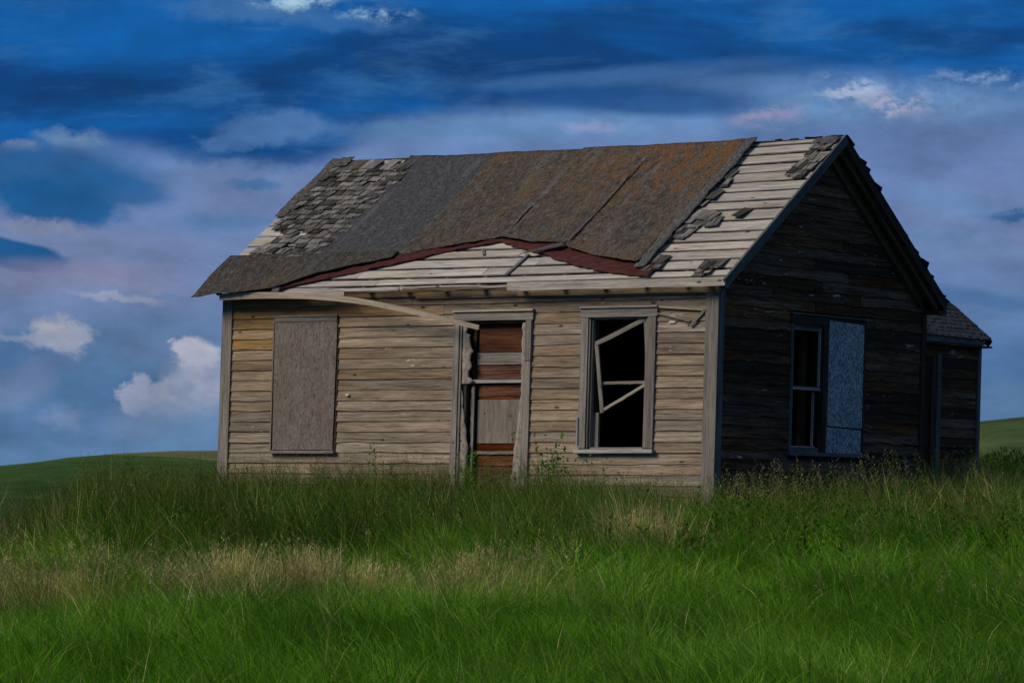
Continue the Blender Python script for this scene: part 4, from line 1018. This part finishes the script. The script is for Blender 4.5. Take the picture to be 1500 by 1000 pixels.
# sparser coarse cover out to the sides and back, seen only from beside the photograph's place
n = 110000; s = rng.uniform(-22, 22, n); d = rng.uniform(18, 70, n); ok = (np.abs(s) > .1262*d+.7) | (d > 52); s, d = s[ok], d[ok]; X, Y = to_world(s, d); ok = outside_house(X, Y); s, d, X, Y = s[ok], d[ok], X[ok], Y[ok]; n = len(s)
a = rng.random((n, 1)); V, T, C = blades(X, Y, gz(s, d)-.02, rng.uniform(.25, .6, n), rng.uniform(.012, .03, n), rng.uniform(0, 6.3, n), np.abs(rng.normal(.2, .15, n)), np.abs(rng.normal(.4, .2, n)), (MD*(1-a)+BR*a)*rng.uniform(.6, 1.3, (n, 1)), 2)
g = tri_mesh('outer_grass', V, T, C, M['grass']); tag(g, 'coarser green grass beside and behind the house', 'grass', kind='stuff')

# seed heads: thin stems with a loose panicle of small spikelets
def seedheads(n, sf, hlo, hhi, colA, colB, spike=.026, dens=12):
    s, d = sf(n); X, Y = to_world(s, d); ok = outside_house(X, Y); s, d, X, Y = s[ok], d[ok], X[ok], Y[ok]; n = len(s)
    h = rng.uniform(hlo, hhi, n); ang = rng.normal(YAW+math.pi*.9, 1.3, n); lean = np.abs(rng.normal(.08, .07, n)); curl = np.abs(rng.normal(.10, .08, n))
    z = gz(s, d); a = rng.random((n, 1)); C = colA*(1-a)+colB*a
    out = [blades(X, Y, z, h, np.full(n, .005), ang, lean, curl, C*.8, 3)]
    for k in range(dens):
        t = .62+.38*k/dens+rng.uniform(-.01, .01, n); off = h*(lean*t+curl*t*t); zz = h*(t-.25*(lean+curl)*t*t)
        bx = X+np.cos(ang)*off; by = Y+np.sin(ang)*off; ra = rng.uniform(0, 6.28, n); rr = rng.uniform(.2, 1, n)*.045*(1.15-(t-.62)/.38)
        out.append(blades(bx+np.cos(ra)*rr, by+np.sin(ra)*rr, z+zz+rr*.5, np.full(n, spike)*rng.uniform(.6, 1.3, n), np.full(n, .0085), ra, np.full(n, .5), np.full(n, .2), C*rng.uniform(.8, 1.3, (n, 1)), 1))
        if k % 3 == 0: out.append(blades(bx, by, z+zz, rr*1.1, np.full(n, .003), ra, np.full(n, .9), np.full(n, .0), C*.7, 1))
    return merge(out)
def near_wall(n):
    X = rng.uniform(-8.5, .9, n); Y = -.12-np.abs(rng.normal(0, 1.3, n)); r = np.stack([X-CX, Y-CY], -1); return r@RGT, r@FWD
def gable_side(n):
    X = .12+np.abs(rng.normal(0, 1.1, n)); Y = rng.uniform(-1.2, 9.5, n); r = np.stack([X-CX, Y-CY], -1); return r@RGT, r@FWD
def wide(n): return scatter(n, 36, 47, .5)
def leftedge(n): return rng.uniform(-7.0, -3.2, n), rng.uniform(40, 51, n)
BC = np.array([[-4.4, 32.6], [-3.9, 32.0], [-3.3, 33.0], [-2.6, 31.7], [-2.2, 32.6], [-1.7, 33.4], [-1.45, 32.2], [-.9, 32.0], [-.4, 32.8], [.2, 33.5], [1.2, 36.5], [1.25, 36.8]])
def belt_pts(n): k = rng.integers(0, len(BC), n); return BC[k, 0]+rng.normal(0, .22, n), BC[k, 1]+rng.normal(0, .45, n)
OLh = np.array([.12, .18, .035]); TAN = np.array([.38, .33, .20]); PUR = np.array([.17, .17, .06])
V, T, C = merge([seedheads(1300, near_wall, .55, .90, OLh, PUR), seedheads(1300, gable_side, .55, 1.0, OLh*1.1, TAN), seedheads(2200, wide, .45, .75, OLh*.8, PUR), seedheads(900, leftedge, .42, .72, OLh*.8, TAN*.7), seedheads(240, lambda n: scatter(n, 30, 37, .3), .35, .6, TAN, TAN*.6), seedheads(1100, belt_pts, .28, .52, ST, TAN*.7)])
g = tri_mesh('seed_heads', V, T, C, M['grass']); tag(g, 'thin grass stems with loose brownish seed heads standing above the meadow', 'seed heads', kind='stuff')
print('seed tris', len(T))

# broad-leaved growth mixed into the tall stand
def forbs(n, dlo, dhi, hlo, hhi, leaves, ll, lw, c1, c2):
    m = n//7; cs, cd_ = scatter(m, dlo, dhi, .5, .8); k = rng.integers(0, m, n); s = cs[k]+rng.normal(0, .10, n); d = cd_[k]+rng.normal(0, .12, n)
    X, Y = to_world(s, d); ok = outside_house(X, Y); s, d, X, Y, k = s[ok], d[ok], X[ok], Y[ok], k[ok]; n = len(s)
    z = gz(s, d); hh = rng.uniform(hlo, hhi, n)*(.7+.6*rng.random(m)[k]); ang = rng.uniform(0, 6.28, n); ln = np.abs(rng.normal(.2, .12, n)); a = np.clip(rng.random(m)[k][:, None]*.7+rng.random((n, 1))*.3, 0, 1); C = c1*(1-a)+c2*a
    out = [blades(X, Y, z, hh, np.full(n, .008), ang, ln, ln*.4, C*.7, 2)]
    for q in range(leaves):
        t = .3+.7*(q+rng.random(n))/leaves; off = hh*(ln*t+ln*.4*t*t); zz = hh*(t-.25*(ln*1.4)*t*t); la = rng.uniform(0, 6.28, n)
        out.append(blades(X+np.cos(ang)*off, Y+np.sin(ang)*off, z+zz, ll*rng.uniform(.6, 1.3, n), np.full(n, lw)*rng.uniform(.7, 1.3, n), la, rng.uniform(.3, 1.0, n), rng.uniform(.2, .9, n), C*rng.uniform(.6, 1.5, (n, 1)), 2, twist=la+1.57))
    return merge(out)
V, T, C = merge([forbs(3800, 35, 48, .30, .52, 9, .055, .022, DK*1.3, MD*1.1), forbs(1600, 25, 35, .14, .26, 7, .05, .018, MD, BR)])
g = tri_mesh('broadleaf_weeds', V, T, C, M['grass']); tag(g, 'low broad leaved weeds mixed through the long grass', 'weeds', kind='stuff')
print('forb tris', len(T))
# individual weeds
def weed(name, X, Y, h, r, nst, leafn, leafl, c1, c2, label, cat='weed', leafw=.026, splay=.35):
    s, d = sd(X, Y); z0 = float(gz(s, d)); out = []
    px = X+rng.normal(0, r*.25, nst); py = Y+rng.normal(0, r*.25, nst); ang = rng.uniform(0, 6.28, nst); hh = h*rng.uniform(.6, 1.05, nst); ln = np.abs(rng.normal(splay*.5, splay*.3, nst))
    a = rng.random((nst, 1)); C = (c1*(1-a)+c2*a)
    out.append(blades(px, py, np.full(nst, z0), hh, np.full(nst, .009), ang, ln, ln*.4, C*.8, 4))
    for k in range(leafn):
        t = rng.uniform(.12, 1, nst); off = hh*(ln*t+ln*.4*t*t); zz = hh*(t-.25*(ln*1.4)*t*t); la = rng.uniform(0, 6.28, nst)
        out.append(blades(px+np.cos(ang)*off, py+np.sin(ang)*off, z0+zz, leafl*rng.uniform(.5, 1.2, nst)*(1.2-t*.6), np.full(nst, leafw), la, np.full(nst, .6), rng.uniform(.2, .9, nst), C*rng.uniform(.7, 1.3, (nst, 1)), 2, twist=la+1.57))
    V, T, C = merge(out); x0 = np.array([X, Y, z0]); o = tri_mesh(name, V-x0, T, C, M['grass']); o.location = (X, Y, z0); tag(o, label, cat); return o
W_ = [('weed', -2.05, -.30, 1.22, .30, 20, 15, .075, MD*.9, BR*.9, 'bushy dark green weed against the wall between door and open window'),
      ('weed', -1.25, -.28, 1.05, .15, 6, 9, .05, MD, OL, 'slender weed reaching up to the sill of the open window'),
      ('weed', -3.05, -.45, 1.05, .32, 16, 12, .06, MD, BR, 'leafy weed growing across the foot of the broken door'),
      ('weed', -4.45, -.35, 0.95, .25, 10, 12, .055, MD*1.2, BR*.8, 'weed in front of the plain siding just left of the door'),
      ('weed', -6.45, -.30, 0.82, .25, 12, 11, .055, MD, OL, 'weed below the lower left corner of the boarded window'),
      ('weed', -7.5, -.9, 0.82, .35, 18, 11, .06, DK*1.5, MD, 'dark leafy clump at the left corner of the house'),
      ('weed', .55, .35, 0.95, .18, 9, 11, .05, OL, BR*.8, 'thin olive weed beside the near corner of the dark gable wall'),
      ('weed', .45, 3.75, 1.03, .22, 14, 12, .05, OL*1.1, TAN*.7, 'tall tan and green weed right of the boarded gable window'),
      ('weed', .5, 2.0, 0.73, .18, 9, 10, .05, OL, MD, 'low weed under the open half of the gable window'),
      ('weed', .35, 5.6, 0.73, .22, 12, 12, .05, DK*1.4, MD, 'dark weed at the foot of the annex wall'),
      ('weed', -.1, 7.1, 0.76, .22, 14, 12, .07, DK*1.3, MD, 'dark bushy weed at the far right corner of the annex')]
for w in W_: weed(*w)
def at_px(px, py, hgt):
    best = min(np.arange(24, 50, .05), key=lambda d: abs((756-.0117*(750-px))-(float(gz((px-750)/5977*d, d))-CZ)/d*5977-py)); return to_world((px-750)/5977*best, best)
X, Y = at_px(1345, 812, 0); weed('dead_stalk', X, Y, .48, .05, 3, 9, .05, ST*.9, ST*1.1, 'pale dead branching stalk standing in the grass right of centre', 'stalk', .007, .25)
X, Y = at_px(1402, 945, 0); weed('dead_stalk', X, Y, .52, .04, 2, 7, .04, ST*.7, ST*.8, 'thin tan stalk in the right foreground', 'stalk', .006, .12)
X, Y = at_px(1310, 1010, 0); weed('dry_tuft', X, Y, .30, .08, 16, 2, .08, ST*.8, ST, 'flattened tuft of dry straw at the lower right edge', 'tuft', .006, .9)
for px, py, h_, r_, n_, lab in [(950, 836, .50, .62, 210, 'tall pale straw tuft standing below the open front window'), (450, 892, .42, .50, 150, 'bleached straw tuft in the dry belt below the boarded window'), (345, 886, .44, .36, 90, 'narrow upright straw tuft left of the boarded window line'),
                        (545, 896, .36, .45, 110, 'low pale straw tuft below the blank siding left of the door'), (105, 905, .34, .60, 130, 'broad straw tuft at the far left of the dry belt'), (700, 868, .34, .30, 50, 'small straw tuft in front of the door')]:
    X, Y = at_px(px, py, 0); weed('straw_tuft', X, Y, h_*1.3, r_, n_*2, 2, .06, ST*1.2, ST*1.7, lab, 'tuft', .005, .30)
# far right: scrub and pale rocks at the foot of the hill
for i, (px, d, h_, lab) in enumerate([(1452, 178, 1.0, 'low dark shrub at the foot of the hill nearest the annex'), (1478, 182, 1.2, 'dark shrub in the middle at the foot of the right hill'), (1498, 176, 1.4, 'dark shrub at the right edge of the photo below the hill')]):
    d = d+68; s = (px-750)/5977*d; x, y = to_world(s, d); cz = CZ+(764-613)/5977*330; z = -4+(cz+4)*math.cos(abs(d-330)/150*math.pi/2)**1.3+.2; h_ *= 1.3
    n = 900; th = rng.uniform(0, 6.28, n); rr = np.sqrt(rng.random(n))*2.2; ph = rng.random(n)
    V, T, C = blades(x+np.cos(th)*rr, y+np.sin(th)*rr, z-.6+ph*h_*(1-(rr/2.4)**2), np.full(n, .22), np.full(n, .12), th, np.full(n, .5), np.full(n, .3), DK*rng.uniform(.7, 1.8, (n, 1)), 2)
    x0 = np.array([x, y, z-.6]); o = tri_mesh('shrub', V-x0, T, C, M['grass']); o.location = x0; tag(o, lab, 'shrub', 'shrubs at the foot of the right hill')
print('shingles', nsh)
